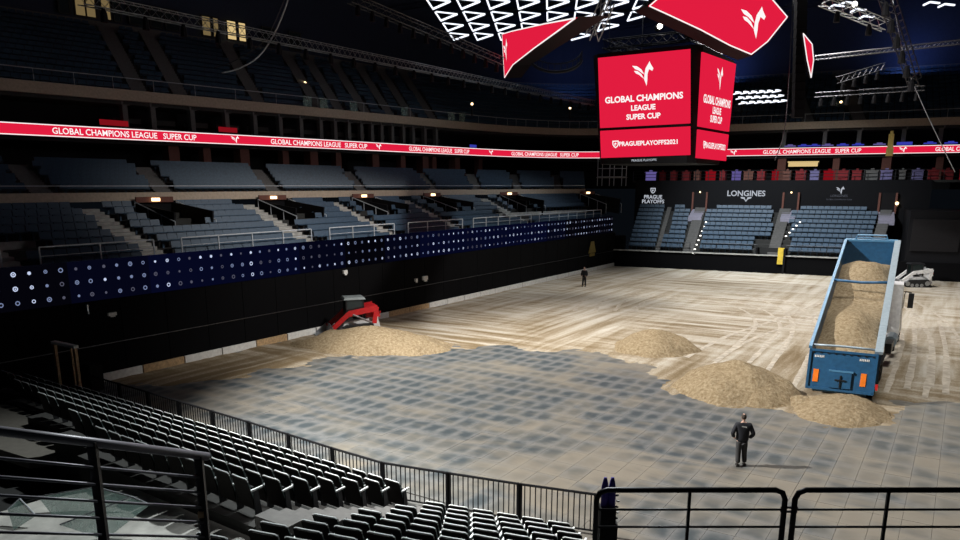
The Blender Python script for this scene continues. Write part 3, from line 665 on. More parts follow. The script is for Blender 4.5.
# ---- far end stand
FL = 40.0
fw = MB(); fw.prism([far(-1, 0, 0), far(FL, 0, 0), far(FL, .4, 0), far(-1, .4, 0)], (0, 0, 1.75))
wall_far = structure('wall_far', fw, 'black_drape')
m = MB(); m.bar(far(-1, .02, 1.86), far(24.5, .02, 1.86), .35, .1); child_of(wall_far, 'ledge', m, 'concrete_pale')
FF = [far(1.2, .5, 0), far(26.5, .5, 0)]; FB = [far(.2, 9.4, 0), far(27.6, 9.4, 0)]
def tf(px, py, d): p = at_plane(px, py, FA + FN * d, FN); return ((p - FA).dot(FD) - 1.2) / 25.3
fa_ = [tf(667, 230, 5), tf(697, 225, 5), tf(778, 232, 5), tf(876, 225, 5)]
def skipF(t, r): return (r < 3 and abs(t - tf(770, 253, 1)) * 25 < 1.6) or (r >= 9 and any(abs(t - a) * 25 < 1.5 for a in fa_[1:]))
sF = stand('terrace_end', FF, FB, 1.9, .45, 10, .60, [(fa_[0], .45)] + fa_[1:], 1.1, 'end', step_mat='concrete', skip=skipF, base=0)
m = MB(); m.prism([far(-.5, 9.5, 0), far(31, 9.5, 0), far(31, 10, 0), far(-.5, 10, 0)], (0, 0, 9.55)); wall_end = structure('wall_end', m, 'black_paint')
m = MB(); m.prism([far(-1, 10, 9.3), far(40, 10, 9.3), far(40, 18, 9.3), far(-1, 18, 9.3)], (0, 0, .25)); structure('trim_7', m, 'concrete_dark')
BE = FA + FN * 9.45
def band_map(cx, cyp, h):
    c = at_plane(cx, cyp, BE, FN)
    return lambda x, y: c + FD * (x * h) + ZV * (y * h)
def sign(name, label, items, matn):
    c = at_plane(items[0][1], items[0][2], BE, FN); th = Thing(name, label, 'sign', c)
    for geo, cx, cyp, h in items: mb = MB(); put(mb, geo, band_map(cx, cyp, h)); th.part('emblem' if len(geo) < 3 else 'lettering', mb, matn)
wpx = lambda a, b, y: (at_plane(b, y, BE, FN) - at_plane(a, y, BE, FN)).length
g1, g2, g3 = text_geo('PRAGUE', .02), text_geo('PLAYOFFS', .02), text_geo('LONGINES', .02)
sign('wall_sign', 'white shield sign reading PRAGUE PLAYOFFS on the black end wall', [(SHIELD, 653, 190.5, .62), (SHIELD_HORSE, 653, 190.5, .62), (g1, 653, 196.8, wpx(644, 662, 197) / g1[2]), (g2, 653, 201.4, wpx(642, 664, 201) / g2[2])], 'sign_white')
wing = ([(-1, .3), (-.25, .25), (-.2, .0), (0, -.35), (.2, .0), (.25, .25), (1, .3), (.9, .05), (.35, -.1), (0, -.6), (-.35, -.1), (-.9, .05)], [(0, 1, 2, 11), (11, 2, 10), (10, 2, 3, 9), (3, 4, 8, 9), (4, 7, 8), (4, 5, 6, 7)])
sign('wall_sign', 'white LONGINES lettering with winged emblem on the black end wall', [(g3, 746, 193.3, wpx(727, 765, 193) / g3[2]), (wing, 746, 198.6, .62)], 'sign_white')
sign('wall_sign', 'dim horse emblem above two faint text lines on the black end wall', [(mark_geo(.8), 840, 190.5, 1), ], 'sign_white')
g5 = text_geo('LONGINES', .0); g6 = text_geo('GLOBAL CHAMPIONS TOUR', .0)
sign('wall_lettering', 'faint grey text lines below the horse emblem', [(g5, 839, 195.8, wpx(831, 848, 196) / g5[2]), (g6, 839, 199.5, wpx(826, 852, 199) / g6[2])], 'sign_dim')
# doorways at the head of the stairs
for i, x in enumerate((700, 791, 888)):
    c = at_plane(x, 198, FA + FN * 9.3, FN); s_ = (c - FA).dot(FD)
    th = Thing('stair_doorway', 'brown doorway with a small lamp at the head of an end stand stair', 'doorway', far(s_, 9.3, 6.2), 0, 'end stand doorways')
    th.part('opening', MB().prism([far(s_ - .75, 9.25, 6.0), far(s_ + .75, 9.25, 6.0), far(s_ + .75, 9.48, 6.0), far(s_ - .75, 9.48, 6.0)], (0, 0, 2.2)), 'dark_wall')
    for k in (-.8, .8): th.part('jamb', MB().prism([far(s_ + k - .1, 9.1, 6.0), far(s_ + k + .1, 9.1, 6.0), far(s_ + k + .1, 9.4, 6.0), far(s_ + k - .1, 9.4, 6.0)], (0, 0, 2.2)), 'brick_column')
    th.part('lamp', MB().sphere(far(s_ + (.9 if i == 2 else 0), 9.1, 8.2 if i < 2 else 7.1), .10 if i < 2 else .18, 8, 5), 'lamp_warm')
    th.part('landing', MB().prism([far(s_ - .75, 6.6, 4.9), far(s_ + .75, 6.6, 4.9), far(s_ + .75, 9.2, 5.7), far(s_ - .75, 9.2, 5.7)], (0, 0, .5)), 'landing_pale')
# step lights on the end stairs
for px0, py0, px1, py1, n in ((706, 222, 691, 258, 9), (800, 222, 786, 236, 5), (610, 220, 606, 232, 6)):
    for k in range(n):
        x, y = px0 + (px1 - px0) * k / (n - 1), py0 + (py1 - py0) * k / (n - 1); r = (8.5 - 8 * (y - 205) / 45) if px0 > 620 else 1
        p = at_plane(x, y, FA + FN * max(.3, r), FN); solo('step_light', MB().box(p, (.15, .10, .08)).box(p - ZV * .05, (.18, .1, .03)), 'lamp_white', 'tiny white step light on an end stand stair', 'step light', 'step lights')
# front rails of the end stand
for a, b in ((618, 666), (670, 690), (703, 757), (786, 870)):
    A = at_plane(a, 245, FA + FN * .45, FN); B = at_plane(b, 245, FA + FN * .45, FN); A.z = B.z = 1.9
    gr = Thing('front_railing', 'black railing along the front row of the end stand', 'railing', A, 0, 'end stand front railings')
    gr.part('rail', MB().tube([A + ZV * 1.0, B + ZV * 1.0], .03, 5).tube([A + ZV * .5, B + ZV * .5], .02, 5), 'gunmetal')
    n = max(2, int((B - A).length / 1.2))
    for k in range(n + 1): gr.part('post', MB().box(A.lerp(B, k / n) + ZV * .5, (.05, .05, 1.0)), 'gunmetal')
# tunnel and yellow board
p = at_plane(771, 254, FA + FN * .3, FN)
th = Thing('floor_tunnel', 'dark tunnel mouth cut into the front of the end stand', 'tunnel', Vector((p.x, p.y, 0)))
[th.part('side_wall', MB().box((p.x + k_, p.y + .15, 1.3), (.2, 1.2, 2.6)), 'black_paint') for k_ in (-1.4, 1.4)]; th.part('back', MB().box((p.x, p.y + .5, 1.3), (2.7, .1, 2.6)), 'rubber')
p = at_plane(781, 256, FA, FN); solo('floor_sign', MB().box((p.x, p.y - .15, p.z), (.62, .08, 1.7)).box((p.x, p.y - .2, p.z + .1), (.45, .04, 1.2)), 'yellow', 'yellow upright board beside the tunnel in the end stand', 'board')
p = at_x(592, 249, WX + .03)
solo('warning_sign', MB().prism([p + Vector((0, -.9, -.4)), p + Vector((0, .9, -.4)), p + Vector((0, .35, .8)), p + Vector((0, -.35, .8))], (.06, 0, 0)).box(p + Vector((.03, 0, -.6)), (.08, 1.2, .3)), 'brass', 'tan triangular sign hanging on the black wall near the corner', 'sign')
for x, y in ((598, 249), (618, 250)):
    q = at_d(x, y, 86); th = Thing('work_lamp', 'small glowing work lamp in the dark arena corner', 'lamp', q, 0, 'corner work lamps'); th.part('bulb', MB().sphere(q, .13, 8, 5), 'lamp_warm'); th.part('stand', MB().box((q.x, q.y, (q.z + .03) / 2), (.06, .06, q.z - .03)), 'black_paint')
# corner screens between side and end stands
m = MB(); m.prism([far(-1.2, .2, 0), far(1.0, .2, 0), far(.6, 1.5, 0), far(-1.2, 1.5, 0)], (0, 0, 3.4)); structure('wall_corner', m, 'black_drape')
m = MB(); m.prism([far(28.7, .3, 0), far(40, .3, 0), far(40, 9.4, 0), far(28.7, 9.4, 0)], (0, 0, 6.6)); structure('wall_right', m, 'black_paint')
m = MB(); m.prism([far(29, .1, 2.8), far(33, .1, 2.8), far(33, .3, 2.8), far(29, .3, 2.8)], (0, 0, 3.0)); structure('door_1', m, 'dark_wall')
# bar terrace above the end stand
m = MB(); A, B = far(-1, 10.2, 9.55), far(38, 10.2, 9.55)
tr_ = Thing('terrace_railing', 'dark railing in front of the lit bar terrace above the end wall', 'railing', A)
for h in (.35, .7, 1.1): tr_.part('rail', MB().tube([A + ZV * h, B + ZV * h], .03, 5), 'gunmetal')
for k in range(27): tr_.part('post', MB().box(A.lerp(B, k / 26) + ZV * .55, (.06, .06, 1.1)), 'gunmetal')
rr = random.Random(3)
for k in range(26):
    s_ = .8 + k * 1.44 + rr.uniform(-.05, .05); c = far(s_, rr.uniform(10.9, 12.5), 9.55); mt = rr.choice(('glow_red', 'red_cloth', 'glow_lilac', 'lilac', 'red_cloth', 'brick_column', 'concrete'))  # glowing covers put the terrace's coloured lights into the tables
    w_ = rr.uniform(.35, .7)
    solo('bar_table', MB().box(c + ZV * .48, (w_ * 1.7, .7, .96)).box(c + ZV * 1.0, (w_ * 1.9, .8, .08)).box(c + ZV * 1.14, (w_ * .5, .3, .2)), mt, 'bar table with dull or glowing coloured cover on the terrace above the end wall', 'table', 'bar tables on the terrace')
p = at_plane(803, 164.5, FA + FN * 15, FN); solo('bar_light', MB().bar(p - FD * 1.6, p + FD * 1.6, .3, .45).bar(p - FD * 1.7 + ZV * .3, p + FD * 1.7 + ZV * .3, .4, .12), 'window_warm', 'warm glowing light box over the terrace bar', 'lamp')
p = at_plane(891, 141, FA + FN * 15, FN); solo('brass_lamp', MB().box(p, (.55, .4, 1.5)).box(p - ZV * 1.2, (.7, .5, .9)).box(p + ZV * .9, (.3, .3, .4)), 'brass', 'brass coloured lantern on a post in front of the far ribbon display', 'lamp')
p = at_d(612, 172, 92); th = Thing('camera_platform', 'scaffold camera platform with white tubes at the arena corner', 'platform', Vector((p.x, p.y, 8.9)))
sc = MB()
for dx in (-1.6, 0, 1.6):
    for dy in (-.7, .7): sc.tube([(p.x + dx, p.y + dy, 8.9), (p.x + dx, p.y + dy, 12.2)], .05, 5)
for z in (10, 11, 12.1): sc.tube([(p.x - 1.6, p.y - .7, z), (p.x + 1.6, p.y - .7, z)], .04, 5); sc.tube([(p.x - 1.6, p.y + .7, z), (p.x + 1.6, p.y + .7, z)], .04, 5)
th.part('scaffold', sc, 'rail_paint'); th.part('deck', MB().box((p.x, p.y, 9.9), (3.4, 1.6, .1)), 'concrete_pale')

# ---- stadium seats: nearest 300 as things, the rest together
def blue_seat_geo():
    m = MB(); m.hexa([(-.285, -.16, .34), (.285, -.16, .34), (.285, -.10, .34), (-.285, -.10, .34)], [(-.27, -.26, .78), (.27, -.26, .78), (.27, -.21, .78), (-.27, -.21, .78)])
    m.hexa([(-.27, -.1, .38), (.27, -.1, .38), (.27, .26, .42), (-.27, .26, .42)], [(-.27, -.1, .44), (.27, -.1, .44), (.27, .26, .48), (-.27, .26, .48)])
    m.box((0, -.13, .19), (.1, .08, .38)); return m
bs = blue_seat_geo(); bsm = mesh_of('stadium_seat', bs, 'seat_blue')
def seen(p): x, y, w = pix(p); return w if -5 < x < 965 and y > -5 else 1e6
SEATS.sort(key=lambda s: seen(s[0] + ZV * .5))
BL = {'side lower': ('dark blue tip-up seat in the side stand above the display band', 'seats above the display band'), 'side middle': ('dark blue seat in the side block behind the beige parapet', 'seats behind the beige parapet'),
      'end': ('blue seat in the end stand under the LONGINES sign', 'end stand seats'), 'upper': ('dark seat high in the upper tier', 'upper tier seats')}
ORDN = ['front', 'second', 'third', 'fourth', 'fifth', 'sixth', 'seventh', 'eighth', 'ninth', 'tenth', 'eleventh', 'twelfth', 'thirteenth']
for p, a, b, r in SEATS[:300]:
    o = bpy.data.objects.new('stadium_seat', bsm); COL.objects.link(o); o.location = p; o.rotation_euler = (0, 0, a); tag(o, BL[b][0] + ', %s row' % ORDN[r], 'seat', BL[b][1] + ', %s row' % ORDN[r])
bulk = MB()
for p, a, b, r in SEATS[300:]:
    if seen(p) > 1e5: continue
    M_ = Matrix.Translation(p) @ Matrix.Rotation(a, 4, 'Z'); bulk.add([M_ @ v for v in bs.v], bs.f)
solo('stadium_seats_beyond', bulk, 'seat_blue', 'rows of small blue seats filling the distant stands', 'seats', kind='stuff')

# ================================================================= HANGING SCREENS AND RIG
jb = Thing('scoreboard_cube', 'large hanging scoreboard cube with four red screens showing white lettering', 'scoreboard', (-20.2, 57, 10.5))
def oct_(x0, x1, y0, y1, c, z): return [Vector(q) for q in ((x0 + c, y0, z), (x1 - c, y0, z), (x1, y0 + c, z), (x1, y1 - c, z), (x1 - c, y1, z), (x0 + c, y1, z), (x0, y1 - c, z), (x0, y0 + c, z))]
body = MB().hexa(oct_(-24.2, -16.75, 54.25, 61.2, .55, 10.55), oct_(-24.4, -16.35, 52.75, 61.9, .55, 18.2))
jb.part('body', body, 'black_paint')
def quad_map(tl, tr, br, bl, off):
    n = (tr - tl).cross(bl - tl).normalized()
    if n.dot(OV - tl) < 0: n = -n
    return lambda u, v: (tl.lerp(tr, u)).lerp(bl.lerp(br, u), v) + n * off
def lerp4(a, b, k): return a.lerp(b, k)
FTL, FTR, FBR, FBL = at_y(598, 58, 52.6), at_y(690, 49, 52.6), at_y(690, 155, 54.1), at_y(601, 158, 54.1)
RTL, RTR, RBR, RBL = at_x(703, 52, -16.25), at_x(736, 64, -16.25), at_x(726, 161, -16.6), at_x(697, 158, -16.6)
def screen(tl, tr, br, bl, v0, v1, name):
    q = quad_map(tl, tr, br, bl, 0); a = [q(0, v0), q(1, v0), q(1, v1), q(0, v1)]; f = quad_map(*a, .03); 
    n = (f(0, 0) - a[0]).normalized() * .12
    pt = jb.part(name, MB().prism([k - n for k in a], n * 1.1), 'led_red'); 
    return quad_map(*a, .05), pt, (a[1] - a[0]).length, (a[3] - a[0]).length
def on_screen(scr, geo, u, v, h, sx=1.0, nm='lettering'):
    f, pt, W_, H_ = scr; mb = MB(); put(mb, geo, lambda x, y: f(u + x * h * sx / W_, v - y * h / H_)); jb.part(nm, mb, 'led_white', pt)
for (a, b, c, d, sq) in ((FTL, FTR, FBR, FBL, 1.0), (RTL, RTR, RBR, RBL, 1.0)):
    up = screen(a, b, c, d, 0, .69, 'upper_screen'); lo = screen(a, b, c, d, .72, 1.0, 'lower_screen'); W_ = up[2]
    def fit(g, frac): return W_ * frac / g[2]
    on_screen(up, mark_geo(1.0), .5, .28, 1.45, 1.0, 'emblem')
    G = text_geo('GLOBAL CHAMPIONS', .034); on_screen(up, G, .5, .60, fit(G, .86), 1)
    G2 = text_geo('LEAGUE', .034); on_screen(up, G2, .5, .735, fit(G2, .27), 1)
    G3 = text_geo('SUPER CUP', .034); on_screen(up, G3, .5, .86, fit(G3, .38), 1)
    on_screen(lo, SHIELD, .18, .5, .5, 1, 'emblem'); on_screen(lo, SHIELD_HORSE, .18, .5, .5, 1, 'emblem')
    G4 = text_geo('PRAGUEPLAYOFFS2021', .03); on_screen(lo, G4, .55, .5, fit(G4, .66), 1)
q = quad_map(FTL, FTR, FBR, FBL, .04); G = text_geo('PRAGUE PLAYOFFS', .01); mb = MB(); k = 1.9 / G[2]; put(mb, G, lambda x, y: q(.5 + x * k / 6.8, 1.035 - y * k / 7.0)); jb.part('base_lettering', mb, 'sign_white')
# hoist frame over the cube
hf = MB()
for x in (-23.5, -17.2):
    hf.truss((x, 53.5, 19), (x, 61, 19), .6, .05); hf.tube([(x, 54, 19.2), (x, 54, 32)], .04, 5); hf.tube([(x, 60.5, 19.2), (x, 60.5, 32)], .04, 5)
for y in (54, 60.5): hf.truss((-23.5, y, 19), (-17.2, y, 19), .6, .05)
jb.part('hoist_frame', hf, 'steel_dark')
# tilted kite-shaped screens
def kite(label, px, p0, n, th):
    n = Vector(n).normalized()
    if n.dot(OV - Vector(p0)) < 0: n = -n
    pts = [at_plane(x, y, p0, n) for x, y in px]; c = sum(pts, Vector()) / len(pts)
    t = Thing('kite_screen', label, 'screen', c)
    t.part('housing', MB().prism([c + (p - c) * 1.02 - n * th for p in pts], n * (th - .03)), 'black_paint')
    s = t.part('screen', MB().prism([p - n * .03 for p in pts], n * .05), 'led_red')
    bd = MB(); N = len(pts)
    for i in range(N): bd.bar(c + (pts[i] - c) * .985 + n * .03, c + (pts[(i + 1) % N] - c) * .985 + n * .03, .07, .03, n)
    t.part('border_line', bd, 'led_white', s)
    return t, n, s
K1 = kite('big kite-shaped red screen with a white horse emblem tilted above the scoreboard cube', [(648, 6), (672, 17), (700, 30), (730, 46), (751.5, 55), (768, 42), (788, 17), (770, -4), (735, -22), (690, -22), (662, -6)], at_d(720, 20, 46), (.75, -.66, .02), 1.5)
t, n, s = K1; c = at_plane(752, 23, at_d(720, 20, 46), n); u = n.cross(ZV).normalized(); u = u if u.dot(RV) > 0 else -u; v = ZV - n * ZV.dot(n); v.normalize()
mb = MB(); put(mb, mark_geo(1.7), lambda x, y: c + u * x + v * y + n * .04); t.part('emblem', mb, 'led_white', s)
K2 = kite('red kite-shaped screen seen edge-on left of the scoreboard cube', [(502, 34), (512, 31), (545, 23.5), (577, 17.5), (560, 30), (535, 48), (513, 65), (504.5, 78)], at_d(530, 45, 50), (-.78, -.6, -.05), 1.5)
t, n, s = K2; c = at_plane(505, 53, at_d(530, 45, 50), n); u = n.cross(ZV).normalized(); u = u if u.dot(RV) > 0 else -u; v = (ZV - n * ZV.dot(n)).normalized()
mb = MB(); put(mb, mark_geo(1.5), lambda x, y: c + u * (x * 1.6 + .6) + v * y + n * .04); t.part('emblem', mb, 'led_white', s)
kite('small sliver of a red screen to the right of the scoreboard cube', [(803, 33), (812, 44), (813.5, 60), (811, 78), (807, 60)], at_d(808, 55, 55), (.5, -.75, -.2), .5)
# zig-zag light tubes under the roof
EV = Vector((-.46, .888, 0)); EU = Vector((.888, .46, 0))
for i in range(8):
    c0 = at_z(427 + i * 30, 0, 22.5); rows_ = 4 if i < 6 else 3 - (i == 7)
    th = Thing('zigzag_light', 'column of white light tubes bent into open triangles under the roof', 'light', c0, 0, 'zigzag lights under the roof')
    for j in range(-1, rows_):
        b = c0 + EV * (j * 4.3 - .4); b.z = 22.5
        f = MB(); a1_, a2_, a3_ = b, b + EU * 1.65 + EV * 1.0, b + EV * 3.3
        f.tube([a1_ + EU * .1, a2_], .06, 5); f.tube([a2_, a3_], .085, 5); f.tube([a3_, b + EV * .2], .07, 5)
        th.part('tube', f, 'tube_white')
    th.part('hanger', MB().tube([c0 + ZV * .05, c0 + ZV * 12], .012, 4), 'steel_dark')
for i in range(6):
    for j in range(3):
        p = at_d(739 + i * 8 + j * 3, 92 + j * 5 - i * .4, 62); f = MB().bar(p - EU * .22, p + EU * .22 + EV * .5, .20, .10).bar(p + EU * .22 + EV * .5, p - EU * .1 + EV * 1.6, .12, .08)
        solo('ceiling_light_bar', f, 'tube_white', 'short white angled light bar right of the scoreboard cube', 'light', 'light bars beside the cube')
for (x, y) in ((834, 5), (845, 2), (856, 9), (864, 16), (930, 2), (945, 4)):
    p = at_d(x, y, 50); solo('ceiling_light_bar', MB().bar(p, p + EU * .8 + EV * .4, .12, .1).bar(p, p + EV * .9, .1, .1), 'tube_white', 'short white angled light bar on the right roof truss', 'light', 'light bars on the right truss')
# trusses
def truss_thing(label, p, q, w, m='steel', lamps=0, r=.03, grp=None, lm='lamp_white'):
    th = Thing('lighting_truss', label, 'truss', Vector(p), 0, grp); th.part('truss', MB().truss(p, q, w, r), m)
    for k in range(lamps):
        c = Vector(p).lerp(Vector(q), (k + .5) / lamps); th.part('spotlight', MB().tube([c - ZV * .25, c - ZV * .5, c - ZV * .95], [.08, .17, .2], 7), 'black_paint')
truss_thing('long steel lighting truss hung in front of the upper side tier', at_x(80, -1.5, -40), at_x(593, 103, -40), .55, 'steel', 26, .03)
truss_thing('dark truss with moving lights hung behind the zigzag lights', at_d(350, -2, 52), at_d(502, 62, 62), .6, 'steel_dark', 12, .035)
truss_thing('steep steel truss hanging at the right of the roof', at_d(884, -12, 40), at_d(915, 82, 46), .6, 'steel_dark', 6, .035)
truss_thing('bright steel truss piece slanting under the right roof', at_d(822, 0, 48), at_d(886, 26, 48), .6, 'steel', 2, .03)
truss_thing('short dark truss hung over the far right upper tier', at_d(838, 80, 62), at_d(884, 66, 62), .5, 'steel_dark', 4)
truss_thing('thin dark truss crossing above the far right stand', at_d(815, 95, 64), at_d(925, 88, 60), .35, 'steel_dark', 8, .02)
truss_thing('dark pipe truss along the right upper roof', at_d(815, 58, 60), at_d(960, 42, 56), .3, 'steel_dark', 0, .025)
m = MB(); arc = [at_d(556 + 26 * math.cos(a), 58 - 14 * math.sin(a), 58) for a in [math.pi * (1.0 + .08 * k) for k in range(13)]]
m.tube(arc, .12, 6); m.tube([p + ZV * .6 for p in arc], .06, 5)
for p in arc: m.tube([p, p + ZV * .6], .04, 4)
solo('curved_truss', m, 'gunmetal', 'curved dark rigging truss left of the scoreboard cube', 'truss')
m = MB(); m.truss(at_d(608, 0, 48), at_d(592, 38, 50), .7, .05); solo('bright_truss', m, 'rail_paint', 'short pale truss section above the scoreboard cube', 'truss')
# line array speakers
for x, y0, y1, dd in ((801, -6, 118, 58),):
    a = at_d(x, y0, dd); b = at_d(x - 3, y1, dd); th = Thing('speaker_array', 'tall black hanging loudspeaker column right of the cube', 'speaker', b)
    n = 14
    for k in range(n):
        c = a.lerp(b, (k + .5) / n); th.part('speaker_box', MB().box(c, (.8, .6, (a - b).length / n * .92), YAW), 'black_paint')
# hanging cables
for pts, r, m_, lb in (([(289, -4), (283, 14), (272, 38), (258, 57), (240, 68), (222, 73)], .05, 'rail_paint', 'pale cable loop hanging from the roof at the left'), ([(286, -4), (268, 36), (250, 52), (232, 62), (214, 68)], .03, 'steel_dark', 'thin dark cable loop beside the pale cable'),
                       ([(893, 0), (905, 60), (925, 110), (955, 172)], .03, 'steel', 'thin straight cable running down at the right'), ([(793, 0), (786, 120), (775, 160)], .03, 'steel_dark', 'dark cable hanging below the loudspeaker column')):
    solo('hanging_cable', MB().tube(spline([at_d(x, y, 50) for x, y in pts], 5), r, 6), m_, lb, 'cable', smooth=True)
for (x, y) in ((660, 26), (690, 33), (855, 4)):
    p = at_d(x, y, 52.5); th = Thing('rig_lamp', 'bright round lamp in the rigging above the cube', 'lamp', p, 0, 'rig lamps'); th.part('housing', MB().tube([p + F0 * .1, p + F0 * .6], .28, 8), 'black_paint'); th.part('lens', MB().tube([p, p + F0 * .1], .2 if x in (660, 855) else .08, 8), 'lamp_white')

# ================================================================= NEAR STAND
RUN, RISE, ZF = .85, .31, .10
def row_y(k): return 15.15 - RUN * k                      # back of the row's seats (left block, along x)
SL = -.05
X0 = [-30.3, -32.6, -32.6, -29.3, -25.6, -22.0, -18.8]
XA = -12.2
m = MB()
for k in range(7):
    yb = row_y(k) - .42; yt = yb + RUN; z = ZF + RISE * k
    x0 = X0[k] - .4; x1 = XA + .35; d0 = SL * (x0 - XA); d1 = SL * (x1 - XA); m.prism([(x0, yb + d0, 0), (x1, yb + d1, 0), (x1, yt + d1, 0), (x0, yt + d0, 0)], (0, 0, z))
structure('terrace_near', m, 'concrete_dark')
# block beside it, turned 12 degrees
TR = .215; B0 = Vector((-11.0, 14.55, 0)); BX = Vector((math.cos(TR), math.sin(TR), 0)); BY = Vector((-math.sin(TR), math.cos(TR), 0))
NB = 11
def brow_end(k):                                           # row ends along the sight line beside the gateway
    y = B0 - BY * (RUN * k); n_ = 0
    return n_
m = MB()
def end_len(k):
    o = B0 - BY * (RUN * k)
    d = ray(597, 520); d = Vector((d.x, d.y, 0)).normalized(); nn = Vector((-d.y, d.x, 0))
    return -(o.dot(nn)) / BX.dot(nn)
for k in range(NB):
    z = ZF + RISE * k; o = B0 - BY * (RUN * k); L_ = max(1.0, end_len(k)); s0 = -.4
    q = [o + BX * s0 - BY * .42, o + BX * L_ - BY * .42, o + BX * L_ + BY * .43, o + BX * s0 + BY * .43]
    m.prism([Vector((p.x, p.y, 0)) for p in q], (0, 0, z))
structure('terrace_near_block', m, 'concrete_dark')
# aisle steps between the blocks
m = MB()
for k in range(14):
    z = ZF + RISE * k / 2 + .1; y = 15.4 - RUN * k / 2
    m.box((XA + .85, y, z / 2), (1.0, RUN / 2 + .02, z))
steps = structure('terrace_aisle', m, 'concrete')

def make_chair():
    t = Thing('arena_chair', 'x', 'chair', (0, 0, 0))
    w = .272; B = MB(); nseg = 5; rows_ = [(.0, .16, .0), (-.10, .60, .02), (-.19, .90, .03)]
    vs = []; fs = []
    for (y, z, cv) in rows_:
        for i in range(nseg + 1):
            u = i / nseg * 2 - 1; vs.append((u * w, y - .05 + cv * (u * u) * 1.2, z - (.025 * u ** 6 if z > .8 else 0)))
    nV = len(vs); vs += [(x, y + .05, z) for x, y, z in vs]
    for r in range(2):
        for i in range(nseg):
            a = r * (nseg + 1) + i; b = a + nseg + 1; fs += [(a, a + 1, b + 1, b), (nV + a + 1, nV + a, nV + b, nV + b + 1)]
    top = [2 * (nseg + 1) + i for i in range(nseg + 1)]; bot = list(range(nseg + 1))
    for i in range(nseg): fs += [(top[i], top[i + 1], nV + top[i + 1], nV + top[i]), (bot[i + 1], bot[i], nV + bot[i], nV + bot[i + 1])]
    for s_ in (0, nseg):
        for r in range(2): a = r * (nseg + 1) + s_; b = a + nseg + 1; fs.append((a, b, nV + b, nV + a))
    B.add(vs, fs); bk = t.part('backrest', B, 'seat_charcoal', smooth=False)
    t.part('edge_trim', MB().tube([(-w + .002, -.165, .83), (-w + .012, -.18, .885), (-w + .05, -.185, .905), (0, -.205, .912), (w - .05, -.185, .905), (w - .012, -.18, .885), (w - .002, -.165, .83)], .015, 5), 'seat_edge_lit', bk)  # top trim whitened to paint the light caught along the seat backs
    for q_ in (-w, w): t.part('side_trim', MB().tube([(q_, -.01, .30), (q_, -.10, .62), (q_, -.165, .83)], .013, 5), 'seat_edge_shaded', bk)  # same trim in a darker tone, painting the sides that catch less light
    t.part('seat_pan', MB().hexa([(-.23, .03, .40), (.23, .03, .40), (.23, .10, .40), (-.23, .10, .40)], [(-.22, -.04, .66), (.22, -.04, .66), (.22, .02, .66), (-.22, .02, .66)]), 'seat_fabric')
    t.part('armrest', MB().hexa([(w + .005, -.12, .60), (w + .05, -.12, .60), (w + .05, .18, .62), (w + .005, .18, .62)], [(w + .005, -.12, .64), (w + .05, -.12, .64), (w + .05, .18, .66), (w + .005, .18, .66)]), 'seat_edge_lit')
    t.part('leg', MB().hexa([(w, -.04, 0), (w + .05, -.04, 0), (w + .05, .12, 0), (w, .12, 0)], [(w + .005, -.06, .6), (w + .045, -.06, .6), (w + .045, .05, .62), (w + .005, .05, .62)]), 'gunmetal')
    return t.o
proto = make_chair(); first = True
def place_chair(p, rz, label, group):
    global first
    o = proto if first else copy_tree(proto); first = False
    o.location = p; o.rotation_euler = (0, 0, rz); o['label'] = label; o['group'] = group
ORD = ['front', 'second', 'third', 'fourth', 'fifth', 'sixth', 'seventh', 'eighth', 'ninth', 'tenth', 'eleventh']
PITCH_S = .635
for k in range(7):
    x = XA - .33
    while x > X0[k]:
        place_chair((x, row_y(k) + SL * (x - XA), ZF + RISE * k), SL + random.uniform(-.03, .03), 'dark grey folding seat in the %s row behind the black fence' % ORD[k], '%s seat row of the block by the side wall' % ORD[k]); x -= PITCH_S
for k in range(NB):
    o = B0 - BY * (RUN * k); L_ = end_len(k); s_ = .3 + (.33 if k % 2 else 0)
    if k >= 7: s_ += .1 * (k - 7)
    while s_ < L_ - .25:
        p = o + BX * s_; px, py, w = pix(p + ZV * (ZF + RISE * k + .9))
        if py < 565: place_chair((p.x, p.y, ZF + RISE * k), TR + random.uniform(-.03, .03), 'dark grey folding seat in the %s row of the turned block by the gateway' % ORD[k], '%s seat row of the turned block' % ORD[k])
        s_ += .66
for c, x in enumerate((-31.6, -33.0)):                      # seats at right angles by the corner
    for k in range(3):
        p = at_z((44, 20)[c] - k * 4, (371, 366)[c] - k * 5, .15); place_chair((p.x, p.y, .15 + .2 * k), -math.pi / 2 + .5, 'pale edged seat turned sideways in the dark corner by the wooden frame', 'seats turned sideways in the corner')
m = MB()
for c in range(2):
    for k in range(3):
        p = at_z((44, 20)[c] - k * 4, (371, 366)[c] - k * 5, .15); m.box((p.x, p.y, (.15 + .2 * k) / 2), (.9, .8, .15 + .2 * k), .5)
structure('terrace_corner', m, 'concrete_dark')
